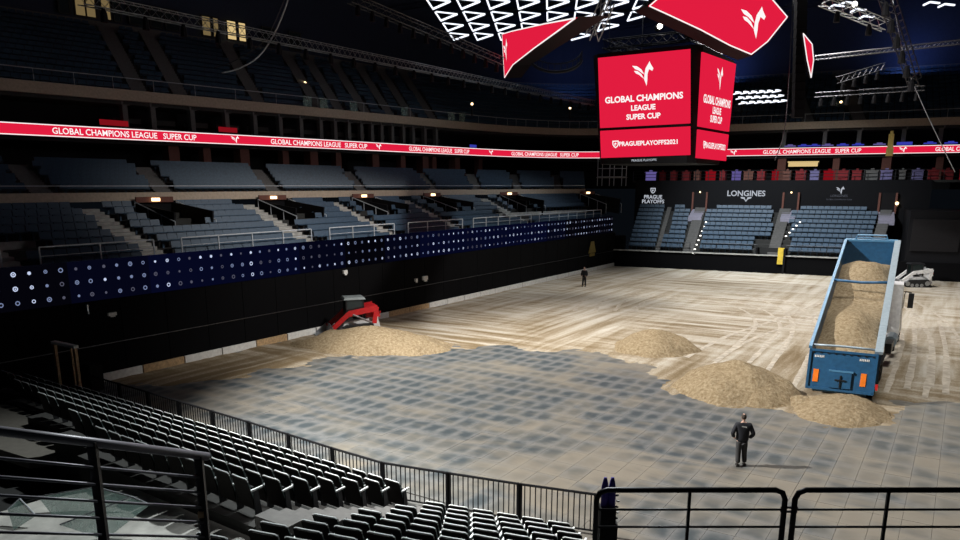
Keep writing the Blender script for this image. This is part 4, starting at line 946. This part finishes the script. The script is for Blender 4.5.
# fence of black balusters in panels
FP = [(-30.2, 16.75), (-25.06, 16.45), (-19.3, 16.05), (-13.6, 15.55), (-12.0, 15.85), (-9.8, 16.25), (-7.2, 16.85)]
fpts = [Vector((x, y, 0)) for x, y in FP]
npn = 11; ORDF = ['first', 'second', 'third', 'fourth', 'fifth', 'sixth', 'seventh', 'eighth', 'ninth', 'tenth', 'last']
for i in range(npn):
    A, B = polyline_at(fpts, i / npn), polyline_at(fpts, (i + 1) / npn); d = (B - A).normalized(); L_ = (B - A).length
    th = Thing('fence_panel', 'black steel fence panel with thin upright bars, %s from the wooden gate frame' % (ORDF[i]), 'fence', A, 0, 'black fence panels')
    th.part('frame', MB().tube([A + d * .03 + ZV * 1.15, B - d * .03 + ZV * 1.15], .035, 6).tube([A + d * .03 + ZV * .12, B - d * .03 + ZV * .12], .025, 6), 'black_paint')
    for q in (A + d * .04, B - d * .04): th.part('post', MB().box(q + ZV * .59, (.06, .06, 1.18)), 'black_paint')
    n = int(L_ / .145); bme = None
    for k in range(1, n):
        if bme is None: bme = th.part('bar', MB().tube([(0, 0, .12), (0, 0, 1.15)], .017, 5), 'black_paint', world=False); o = bme
        else: o = bpy.data.objects.new('bar', bme.data); COL.objects.link(o); o.parent = th.o
        o.location = (A.lerp(B, k / n) - A)
# wooden frame at the fence end
A, B = Vector((-32.6, 16.6, 0)), Vector((-31.0, 16.6, 0))
th = Thing('wooden_gate_frame', 'pale wooden gate frame with white top board at the fence end', 'gate frame', A)
th.part('post', MB().box(A + ZV * 1.15, (.12, .12, 2.3)), 'wood_tan'); th.part('post', MB().box(B + ZV * 1.15, (.12, .12, 2.3)), 'wood_tan'); th.part('post', MB().box(A.lerp(B, .45) + Vector((0, .3, 1.1)), (.07, .07, 2.2)), 'wood_tan')
th.part('top_board', MB().bar(A - Vector((.1, 0, -2.36)), B + Vector((.1, 0, 2.36)), .2, .12), 'white_paint')
# dark gear in the corner
for k_, (x, y, s_) in enumerate(((-35.0, 11.6, (1.1, .9, 1.5)), (-33.6, 11.4, (1.0, 1.0, 2.1)), (-32.3, 17.9, (.8, .6, 1.1)))):
    solo('equipment_case', MB().box((x, y, s_[2] / 2), s_).box((x, y, s_[2] + .05), (s_[0] * .8, s_[1] * .8, .1)).box((x + s_[0] / 2, y, s_[2] * .7), (.06, .3, .1)), 'black_paint', ('low', 'tall', 'small')[k_] + ' black equipment case standing in the dark corner behind the gate frame', 'case')
# landing, dark stair opening and glass by the camera
def slab(name, px, z, th_, m_, **k):
    mb = MB().prism([at_z(x, y, z) - ZV * th_ for x, y in px], (0, 0, th_)); return structure(name, mb, m_)
slab('terrace_slab', [(97, 449), (28, 458), (-30, 440), (-30, 400), (14, 406)], 1.05, .35, 'beige_slab')
slab('terrace_landing', [(258, 505), (305, 560), (-60, 600), (-60, 530), (40, 500), (118, 487)], 1.7, .3, 'concrete_pale')
slab('pit_shade_sheet', [(110, 470), (110, 520), (-40, 540), (-40, 440)], .25, .1, 'rubber')  # black sheet painting the shade in the opening under the stand
for px in ([(38, 497), (95, 487), (132, 497), (60, 525)], [(60, 525), (132, 497), (150, 505), (105, 540)], [(8, 510), (20, 499), (36, 516), (14, 530)]):
    p = at_z(*px[0], 2.0); n = Vector((.35, -.5, .8)).normalized(); pts = [at_plane(x, y, p, n) for x, y in px]
    th = Thing('glass_balustrade', 'greenish glass balustrade panel leaning beside the concrete landing', 'glass panel', p, 0, 'glass panels by the landing'); th.part('pane', MB().prism(pts, n * .02), 'glass_green'); th.part('edge', MB().tube([pts[0] + n * .01, pts[1] + n * .01, pts[2] + n * .01], .02, 5), 'rail_paint')
# handrail by the camera
A, B = at_d(0, 431, 4.7), at_d(208, 456.5, 5.9); D = (B - A)
A2 = A - D * .35
hr = Thing('stair_handrail', 'grey tubular stair handrail with five thin bars beside the landing', 'handrail', Vector((B.x, B.y, B.z - 1.5)))
hr.part('top_tube', MB().tube([A2, B], .033, 12), 'handrail_steel', smooth=True)
def cross(px, py):
    n = D.cross(ZV); return at_plane(px, py, A, n)
for k in range(5):
    o = ZV * -(.185 + .128 * k); hr.part('bar', MB().tube([A2 + o, A + D * .96 + o], .011, 7), 'handrail_steel', smooth=True)
for px, py in ((90, 442), (197, 456)):
    T = cross(px, py); hr.part('post', MB().box(T - ZV * .75, (.05, .014, 1.5), .6).box(T - ZV * .75 + Vector((.03, .02, 0)), (.012, .04, 1.5), .6), 'gunmetal')
T = cross(197, 456); hr.part('tag', MB().box(T + Vector((0, -.01, -.49)), (.045, .03, .05), .6), 'wood_tan')
# tubular railings at the gateway
def rail_panel(x0, x1, posts, lbl, openR):
    dd = 6.7; a, b = at_d(x0, 490, dd), at_d(x1, 490, dd); z = a.z; b.z = z; d = (b - a).normalized(); zb = z - 1.12
    th = Thing('gateway_railing', lbl, 'railing', Vector((a.x, a.y, zb)))
    r = .09; path = [Vector((a.x, a.y, zb)), a - ZV * r, a - ZV * r * .3 + d * r * .3, a + d * r]
    path += [b - d * r, b - ZV * r * .3 - d * r * .3, b - ZV * r, Vector((b.x, b.y, zb))]
    th.part('frame_tube', MB().tube(path, .026, 10), 'gunmetal', smooth=True)
    for h in (.19, .36, .53, .70, .87): th.part('bar', MB().tube([a - ZV * h, b - ZV * h], .011, 7), 'gunmetal', smooth=True)
    for px in posts:
        q = at_d(px, 490, dd); q = Vector((q.x, q.y, z)); th.part('post', MB().box(q - ZV * .56, (.025, .025, 1.1), YAW), 'gunmetal')
    return z - 1.12, a, b, th
zb, a, b, t1_ = rail_panel(597, 786, (690,), 'dark tubular railing beside the purple bundle', False)
zb, a2_, b2_, t2_ = rail_panel(796, 1000, (889,), 'dark tubular railing in front of the tipper trailer', True)
for h in (.17, .21): t1_.part('clamp', MB().bar(b - ZV * h - (b - a).normalized() * .03, a2_ - ZV * h + (b - a).normalized() * .03, .02, .015), 'gunmetal')
q = [a - RV * .3 + F0 * .08, b2_ + RV * .5 + F0 * .08, b2_ + RV * .5 - F0 * 1.2, a - RV * .3 - F0 * 1.2]
m = MB().prism([Vector((p.x, p.y, zb - .25)) for p in q], (0, 0, .25)); structure('terrace_gateway', m, 'concrete')
# purple bundle on black gear
p = at_d(606, 540, 7.4); p = Vector((p.x, p.y, zb + .0))
th = Thing('equipment_stand', 'black equipment stand topped by two purple wrapped bundles behind the railing', 'equipment', p)
th.part('case', MB().box(p + ZV * .36, (.15, .14, .72), YAW).box(p + ZV * .3 + RV * .085, (.03, .1, .5), YAW), 'rubber')
for s_ in (-1, 1):
    c = p + RV * (.03 * s_ + (.01 if s_ > 0 else 0)); th.part('purple_bundle', MB().tube([c + ZV * .66, c + ZV * .78, c + ZV * .92, c + ZV * .99, c + ZV * 1.02], [.036, .038, .036, .022, .014], 9), 'purple', smooth=True)
for k in range(5): th.part('cable_end', MB().box(p + ZV * (.62 + .06 * k) + RV * (.08 + .01 * (k % 2)) - F0 * .06, (.03, .02, .012), YAW + k), 'white_paint' if k % 2 else 'rubber')

# ================================================================= VEHICLES
# ---- tipper trailer
TL, TRr = Vector((-4.95, 34.0, 2.2)), Vector((-2.35, 34.2, 2.2))
FLt, FRt = at_y(846, 240.4, 47.7), at_y(897.8, 241.5, 48.0)
tk = Thing('tipper_trailer', 'blue tipper trailer with raised bed full of sand seen from behind', 'truck', (-3.8, 41, 0))
wx = (TRr - TL); fx = (FRt - FLt); zt = (TL.z + TRr.z) / 2; zf = (FLt.z + FRt.z) / 2
TL.z = TRr.z = zt; FLt.z = FRt.z = zf
ax = ((FLt + FRt) / 2 - (TL + TRr) / 2); bl = ax.length; ax.normalize(); wv = wx.normalized(); upv = wv.cross(ax).normalized()
HB = 1.62
def bed(u, v, h): return TL.lerp(TRr, u).lerp(FLt.lerp(FRt, u), v) + upv * h       # h<=0 is below the rim
th_ = .05
def wallp(name, pts, ext, m): return tk.part(name, MB().prism(pts, ext), m)
wl = wallp('bed_side', [bed(0, 0, -HB), bed(0, 1, -HB), bed(0, 1, 0), bed(0, 0, 0)], wv * th_, 'truck_blue')
wr = wallp('bed_side', [bed(1, 0, -HB), bed(1, 1, -HB), bed(1, 1, 0), bed(1, 0, 0)], -wv * th_, 'truck_blue')
wallp('bed_front', [bed(0, 1, -HB), bed(1, 1, -HB), bed(1, 1, 0), bed(0, 1, 0)], -ax * th_, 'truck_blue')
wallp('bed_floor', [bed(0, 0, -HB), bed(1, 0, -HB), bed(1, 1, -HB), bed(0, 1, -HB)], -upv * .12, 'gunmetal')
tk.part('top_rail', MB().bar(bed(0, 0, .03), bed(0, 1, .03), .13, .12, upv), 'truck_blue_light')
tk.part('top_rail', MB().bar(bed(1, 0, .03), bed(1, 1, .03), .30, .12, upv), 'truck_rail')
tk.part('top_rail', MB().bar(bed(0, 1, .03), bed(1, 1, .03), .16, .12, upv), 'truck_blue_light')
for v in (.0, .54):
    s0, s1 = bed(0, v + .02, .02), bed(1, v + .02, .02); mid = bed(.5, v + .02, -.06 if v else .05)
    tk.part('cross_bar', MB().tube([s0, s0.lerp(mid, .6), mid, s1.lerp(mid, .6), s1], .07 if v else .05, 7), 'truck_blue' if v else 'truck_rail', smooth=True)
tk.part('front_railing', MB().tube([bed(.18, 1, 0), bed(.22, 1, .34), bed(.78, 1, .34), bed(.82, 1, 0)], .045, 7).tube([bed(.2, 1, .17), bed(.8, 1, .17)], .03, 6), 'truck_blue_light')
for k in range(9):
    v = .04 + k * .115
    tk.part('side_rib', MB().bar(bed(1, v, -HB) + wv * .04, bed(1, v, -.05) + wv * .04, .09, .08, ax), 'truck_blue')
# tailgate with its own details
tg0 = [bed(0, 0, -HB - .05) - ax * .06, bed(1, 0, -HB - .05) - ax * .06, bed(1, 0, .0) - ax * .06, bed(0, 0, .0) - ax * .06]
dn = Vector((0, -.12, -1)).normalized()
HBt = 1.7
def tgp(u, v): return TL.lerp(TRr, u) - ax * .08 + dn * (v * HBt)
gn = wv.cross(-dn).normalized(); gn = gn if gn.y < 0 else -gn
tg = tk.part('tailgate', MB().prism([tgp(0, 0), tgp(1, 0), tgp(1, 1), tgp(0, 1)], -gn * .06), 'truck_blue')
for u, s_ in ((.015, 'l'), (.985, 'r')): tk.part('gate_frame', MB().bar(tgp(u, 0) + gn * .03, tgp(u, 1) + gn * .03, .10, .08, gn), 'truck_blue', tg)
for v in (.02, .98): tk.part('gate_frame', MB().bar(tgp(0, v) + gn * .03, tgp(1, v) + gn * .03, .10, .08, gn), 'truck_blue', tg)
tk.part('hatch', MB().prism([tgp(.34, .52), tgp(.66, .52), tgp(.66, .92), tgp(.34, .92)], gn * .09), 'truck_blue', tg)
tk.part('hatch_lip', MB().bar(tgp(.32, .5) + gn * .06, tgp(.68, .5) + gn * .06, .07, .1, gn), 'truck_blue_light', tg)
tk.part('hatch_lever', MB().bar(tgp(.42, .72) + gn * .12, tgp(.58, .72) + gn * .12, .05, .05, gn).bar(tgp(.5, .6) + gn * .12, tgp(.5, .9) + gn * .12, .05, .05, gn), 'gunmetal', tg)
for u in (.13, .83): tk.part('reflector', MB().prism([tgp(u - .04, .50), tgp(u + .04, .50), tgp(u + .04, .82), tgp(u - .04, .82)], gn * .03), 'orange_reflector', tg)
for u in (.16, .82):
    mb = MB()
    for k in range(6): mb.bar(tgp(u - .075 + .025 * k, .17) + gn * .01, tgp(u - .06 + .025 * k, .17) + gn * .01, .02, .09, dn)
    tk.part('lettering', mb, 'white_paint', tg)
for k in range(9): tk.part('hinge', MB().box(tgp(.06 + .11 * k, .07) + gn * .02, (.07, .05, .06)), 'gunmetal', tg)
tk.part('bumper', MB().bar(tgp(.1, 1.04) + ax * .1, tgp(.9, 1.04) + ax * .1, .12, .14), 'truck_blue')
tk.part('tail_lamp', MB().box(tgp(1.03, .8), (.1, .12, .25)), 'red_lens')
# chassis, wheels, tractor
tk.part('chassis', MB().box((-4.35, 41.5, 1.0), (.16, 13.5, .32)).box((-3.1, 41.5, 1.0), (.16, 13.5, .32)).box((-3.7, 36, .95), (1.3, .2, .25)).box((-3.7, 44, .95), (1.3, .2, .25)), 'gunmetal')
def wheel(c, r, w):
    m = MB(); x, y, z = c; n = 18
    for s_ in (-1, 1): pass
    ring = [(0, r * .55, -w / 2), (0, r * .93, -w / 2), (0, r, -w / 2 + .05), (0, r, w / 2 - .05), (0, r * .93, w / 2), (0, r * .55, w / 2)]
    vs = []; fs = []
    for k in range(n):
        a = 2 * math.pi * k / n
        for (_, rr_, xx) in ring: vs.append((x + xx, y + rr_ * math.cos(a), z + rr_ * math.sin(a)))
    R_ = len(ring)
    for k in range(n):
        for j in range(R_ - 1): fs.append((k * R_ + j, k * R_ + j + 1, ((k + 1) % n) * R_ + j + 1, ((k + 1) % n) * R_ + j))
    return m.add(vs, fs)
def hub(c, r, w):
    x, y, z = c; return MB().tube([(x - w / 2 + .03, y, z), (x + w / 2 - .03, y, z)], r * .56, 12)
for y in (36.2, 37.5, 38.8, 46.4, 49.6):
    for x in (-4.75, -2.65):
        wh = tk.part('wheel', wheel((x, y, .52), .52, .36), 'rubber', smooth=False); tk.part('wheel_hub', hub((x, y, .52), .52, .36), 'truck_rail', wh)
for x in (-4.75, -2.62): tk.part('mudguard', MB().box((x, 37.5, 1.12), (.42, 3.9, .05)), 'rubber')
cab = tk.part('cab', MB().hexa([(-4.95, 48.2, .6), (-2.45, 48.2, .6), (-2.45, 50.4, .6), (-4.95, 50.4, .6)], [(-4.9, 48.3, 3.5), (-2.5, 48.3, 3.5), (-2.6, 50.1, 3.5), (-4.8, 50.1, 3.5)]), 'white_body')
tk.part('cab_window', MB().box((-2.44, 49.5, 2.5), (.04, 1.1, .8)), 'dark_glass', cab)
for s_, x in ((-1, -5.2), (1, -2.12)): tk.part('mirror', MB().box((x, 49.7, 2.45), (.28, .14, .85)).bar((x, 49.8, 2.9), (x - s_ * .4, 49.8, 2.95), .05, .05), 'rubber', cab)
tk.part('fuel_tank', MB().tube([(-2.6, 44.2, .9), (-2.6, 45.7, .9)], .32, 10), 'truck_rail'); tk.part('side_box', MB().box((-2.5, 42.5, 1.0), (.3, 1.4, .5)), 'gunmetal')
tk.part('hydraulic_ram', MB().tube([(-3.75, 46.8, 1.1), bed(.5, .97, -HB)], [.14, .09], 8), 'steel')
# sand load (its own thing lying in the bed)
load = MB(); NU, NV = 14, 60; G_ = {}
for j in range(NV + 1):
    for i in range(NU + 1):
        u, v = i / NU, j / NV; c = 1 - (2 * u - 1) ** 2
        h = -.85 + .78 * c * (math.exp(-((v - .76) / .12) ** 2)) + .66 * c * math.exp(-((v - .27) / .14) ** 2) - .12 * math.exp(-((v - .54) / .08) ** 2)
        h += -.75 * max(0, (v - .88) / .12) - .35 * max(0, (.1 - v) / .1)
        p = bed(.022 + .956 * u, .006 + .986 * v, 0)
        h += .10 * noise.noise(p * 1.1) + .06 * noise.noise(p * 3.0)
        G_[i, j] = len(load.v); load.v.append(p + upv * max(h, -HB + .05))
for j in range(NV):
    for i in range(NU): load.f.append((G_[i, j], G_[i + 1, j], G_[i + 1, j + 1], G_[i, j + 1])); load.m.append(0)
solo('sand_load', load, 'heaped_sand', 'brown sand load mounded inside the raised trailer bed', 'sand load', smooth=True)

# ---- compact track loaders
def loader(label, loc, rz, paint, canopy):
    """local frame: +x is forward (bucket side)"""
    t = Thing('track_loader', label, 'loader', loc, rz); P_ = lambda n, m, mt, par=None, sm=False: t.part(n, m, mt, par, world=False, smooth=sm)
    for s_ in (-1, 1):
        y = s_ * .72; out = [(-1.15, .36), (-.95, .70), (.45, .66), (1.0, .40), (.92, .08), (.75, 0), (-.85, 0), (-1.08, .1)]
        tr = P_('track', MB().prism([(x, y - .2, z) for x, z in out], (0, .4, 0)), 'rubber')
        for xx, zz, r in ((.78, .33, .2), (-.88, .38, .22), (-.4, .2, .15), (0, .2, .15), (.4, .2, .15)): P_('roller', MB().tube([(xx, y - .22, zz), (xx, y + .22, zz)], r, 10), 'steel', tr)
        am = P_('lift_arm', MB().bar((-1.25, s_ * .72, 1.55), (.35, s_ * .72, 1.28), .16, .30).bar((.30, s_ * .72, 1.33), (1.35, s_ * .70, .42), .15, .24).bar((-1.2, s_ * .72, 1.6), (-1.05, s_ * .72, .7), .14, .24), paint)
        P_('lift_ram', MB().tube([(-.9, s_ * .8, .75), (.15, s_ * .8, 1.25)], .05, 7), 'steel', am)
    b = P_('chassis', MB().hexa([(-1.45, -.52, .3), (.75, -.52, .3), (.75, .52, .3), (-1.45, .52, .3)], [(-1.3, -.5, 1.05), (.55, -.5, .8), (.55, .5, .8), (-1.3, .5, 1.05)]), paint if not canopy else 'white_body')
    P_('engine_cover', MB().hexa([(-1.45, -.5, 1.0), (-.65, -.5, 1.0), (-.65, .5, 1.0), (-1.45, .5, 1.0)], [(-1.3, -.46, 1.62), (-.65, -.46, 1.5), (-.65, .46, 1.5), (-1.3, .46, 1.62)]), paint)
    for x, y in ((-.55, -.45), (-.55, .45), (.42, -.45), (.42, .45)): P_('cab_post', MB().bar((x, y, .9), (x * .95 + .02, y, 2.05), .08, .08), 'gunmetal')
    P_('cab_glass', MB().prism([(-.5, -.47, 1.2), (.38, -.47, 1.0), (.38, -.47, 2.0), (-.5, -.47, 2.0)], (0, .02, 0)).prism([(-.5, .45, 1.2), (.38, .45, 1.0), (.38, .45, 2.0), (-.5, .45, 2.0)], (0, .02, 0)), 'dark_glass')
    P_('cab_roof', MB().hexa([(-.66, -.54, 2.02), (.58, -.54, 2.02), (.58, .54, 2.02), (-.66, .54, 2.02)], [(-.58, -.48, 2.14), (.5, -.48, 2.14), (.5, .48, 2.14), (-.58, .48, 2.14)]), 'canopy_grey' if canopy else 'gunmetal')
    P_('operator_seat', MB().box((-.2, 0, .98), (.45, .5, .12)).box((-.42, 0, 1.3), (.1, .5, .6)), 'rubber')
    bk = [(1.25, .62), (1.3, .08), (2.05, .02), (2.1, .06), (1.38, .14), (1.33, .62)]
    bu = P_('bucket', MB().prism([(x, -.95, z) for x, z in bk], (0, 1.9, 0)), 'steel')
    for s_ in (-.95, .91): P_('bucket_cheek', MB().prism([(1.3, s_, .08), (2.05, s_, .03), (1.38, s_, .62)], (0, .04, 0)), 'steel', bu)
    P_('tail_lamp', MB().box((-1.47, .35, 1.25), (.04, .12, .12)).box((-1.47, -.35, 1.25), (.04, .12, .12)), 'red_lens')
    return t
pL = Vector((-31.0, 33.8, .02))
loader('red compact track loader with bucket beside the long sand heap', pL, math.radians(-128), 'red_paint', True).o.scale = (1.1, 1.1, 1.1)
pW = at_z(908, 287, 0); loader('white compact track loader standing behind the tipper trailer', (pW.x + .3, pW.y + .6, .02), math.radians(205), 'white_body', False)

# ================================================================= PEOPLE
def skin_obj(name, verts, edges, radii, m, parent, root=0, sub=2):
    me = bpy.data.meshes.new(name); me.from_pydata(verts, edges, []); me.materials.append(MATS[m])
    o = bpy.data.objects.new(name, me); COL.objects.link(o)
    if parent: o.parent = parent
    sk = o.modifiers.new('skin', 'SKIN'); sk.use_smooth_shade = True
    lay = me.skin_vertices[0] if len(me.skin_vertices) else None
    if lay is None:
        me.skin_vertices.new() if hasattr(me.skin_vertices, 'new') else None
        lay = me.skin_vertices[0]
    for i, r in enumerate(radii):
        lay.data[i].radius = r if isinstance(r, tuple) else (r, r); lay.data[i].use_root = (i == root)
    s_ = o.modifiers.new('subdivision', 'SUBSURF'); s_.levels = s_.render_levels = sub
    return o
def person(label, loc, rz, pocket, hgt=1.0, bald=True):
    t = Thing('person', label, 'person', loc, rz)
    el, wr, hd = ((.33, -.08, 1.12), (.24, .10, .95), (.20, .17, .90)) if pocket else ((.27, .0, 1.12), (.22, .14, .98), (.12, .22, 1.0))
    V = [(0, 0, .95), (0, -.01, 1.15), (0, -.02, 1.38), (0, .0, 1.50), (0, .02, 1.57)]; R_ = [(.15, .11), (.145, .11), (.16, .105), .055, .055]; E = [(0, 1), (1, 2), (2, 3), (3, 4)]
    for s_ in (-1, 1):
        n = len(V); V += [(s_ * .18, -.01, 1.40), tuple(Vector(el) * 1 if s_ > 0 else Vector((-el[0], el[1], el[2]))), (s_ * wr[0], wr[1], wr[2])]; R_ += [.065, .045, .032]; E += [(2, n), (n, n + 1), (n + 1, n + 2)]
        n = len(V); V += [(s_ * .10, 0, .88), (s_ * .11, .03 * s_, .48), (s_ * .115 + .02, -.03 + .05 * s_, .09)]; R_ += [.085, .058, .042]; E += [(0, n), (n, n + 1), (n + 1, n + 2)]
    body_ = skin_obj('body', [tuple(v) for v in V], E, R_, 'skin', t.o)
    # head with face
    hm = MB().sphere((0, .03, 1.66), .1, 14, 10, (.78, .98, 1.2)); 
    hd_ = t.part('head', hm, 'skin', world=False, smooth=True)
    t.part('nose', MB().hexa([(-.014, .12, 1.63), (.014, .12, 1.63), (.012, .115, 1.68), (-.012, .115, 1.68)], [(-.01, .148, 1.635), (.01, .148, 1.635), (.004, .125, 1.68), (-.004, .125, 1.68)]), 'skin', hd_, world=False)
    t.part('eyes', MB().sphere((-.032, .112, 1.67), .011, 6, 4).sphere((.032, .112, 1.67), .011, 6, 4), 'rubber', hd_, world=False); t.part('mouth', MB().box((0, .122, 1.605), (.045, .01, .01)), 'red_lens', hd_, world=False)
    t.part('ears', MB().sphere((-.08, .02, 1.66), .025, 6, 5, (.4, .8, 1.2)).sphere((.08, .02, 1.66), .025, 6, 5, (.4, .8, 1.2)), 'skin', hd_, world=False, smooth=True)
    h = MB(); n = 14; vs = []; fs = []
    for j in range(7):
        th2 = (.55 if bald else .0) + (1.95 - (.55 if bald else 0)) * j / 6
        for k in range(n):
            a = 2 * math.pi * k / n; lim = th2 if math.sin(a) < .35 else min(th2, .75)
            vs.append((.082 * 1.06 * math.sin(lim) * math.cos(a), .03 - .004 + .106 * math.sin(lim) * math.sin(a), 1.662 + .126 * math.cos(lim)))
    for j in range(6): fs += [(j * n + k, (j + 1) * n + k, (j + 1) * n + (k + 1) % n, j * n + (k + 1) % n) for k in range(n)]
    if not bald: fs.append(tuple(range(n)))
    h.add(vs, fs); t.part('hair', h, 'hair', hd_, world=False, smooth=True)
    # jacket
    JV = [(0, 0, .80), (0, -.005, 1.0), (0, -.01, 1.2), (0, -.02, 1.38), (0, 0, 1.48)]; JR = [(.215, .165), (.225, .17), (.225, .165), (.205, .14), (.085, .085)]; JE = [(0, 1), (1, 2), (2, 3), (3, 4)]
    for s_ in (-1, 1):
        n = len(JV); JV += [(s_ * .205, -.01, 1.41), (s_ * el[0], el[1], el[2]), (s_ * (wr[0] + .01), wr[1], wr[2])]; JR += [.088, .072, .058]; JE += [(3, n), (n, n + 1), (n + 1, n + 2)]
    t_j = skin_obj('jacket', JV, JE, JR, 'jacket', t.o)
    TV = [(0, 0, .93)]; TRd = [(.14, .11)]; TE = []
    for s_ in (-1, 1):
        n = len(TV); TV += [(s_ * .09, 0, .80), (s_ * .10, .03 * s_, .48), (s_ * .115 + .02, -.03 + .05 * s_, .10)]; TRd += [.112, .092, .080]; TE += [(0, n), (n, n + 1), (n + 1, n + 2)]
    skin_obj('trousers', TV, TE, TRd, 'trousers', t.o)
    for s_ in (-1, 1):
        x, y = s_ * .115 + .02, -.03 + .05 * s_
        t.part('shoe', MB().hexa([(x - .05, y - .09, 0), (x + .05, y - .09, 0), (x + .045, y + .19, 0), (x - .045, y + .19, 0)], [(x - .04, y - .08, .10), (x + .04, y - .08, .10), (x + .03, y + .17, .05), (x - .03, y + .17, .05)]), 'shoe', world=False)
        # hand: palm, four fingers, thumb
        w0 = Vector((s_ * wr[0], wr[1], wr[2])); h0 = Vector((s_ * hd[0], hd[1], hd[2])); dv = (h0 - w0).normalized(); sd = dv.cross(Vector((0, 1, 0))).normalized() if abs(dv.y) < .9 else dv.cross(ZV).normalized(); nrm = dv.cross(sd).normalized()
        HV = [w0, w0 + dv * .045, w0 + dv * .085]; HR = [.026, (.038, .018), (.038, .016)]; HE = [(0, 1), (1, 2)]
        hand = skin_obj('hand', [tuple(v) for v in HV], HE, HR, 'skin', t.o, sub=1)
        for k, ln in enumerate((.062, .072, .067, .05)):
            r0 = w0 + dv * .085 + sd * (-.027 + .018 * k); t.part('finger', MB().tube([r0, r0 + dv * ln * .5 + nrm * .008, r0 + dv * ln * .85 + nrm * .026], [.009, .0085, .007], 6), 'skin', hand, world=False, smooth=True)
        r0 = w0 + dv * .03 - sd * .032; t.part('thumb', MB().tube([r0, r0 + dv * .03 - sd * .018, r0 + dv * .055 - sd * .018 + nrm * .01], [.011, .010, .008], 6), 'skin', hand, world=False, smooth=True)
    return t
g = at_z(740, 465.5, 0)
pn = person('man in black jacket and dark grey trousers standing on the bare floor panels', (g.x, g.y, .0), math.radians(24), True)
mb = MB()
for k in range(5): mb.bar((-.075 + k * .032, -.178, 1.40 - .004 * k), (-.052 + k * .032, -.178, 1.40 - .004 * k), .012, .035)
pn.part('back_print', mb, 'white_paint', world=False)
g = at_z(584, 287, 0)
person('person in black clothes standing alone on the far sand near the kickboard', (g.x, g.y, .03), math.radians(190), False, bald=False)
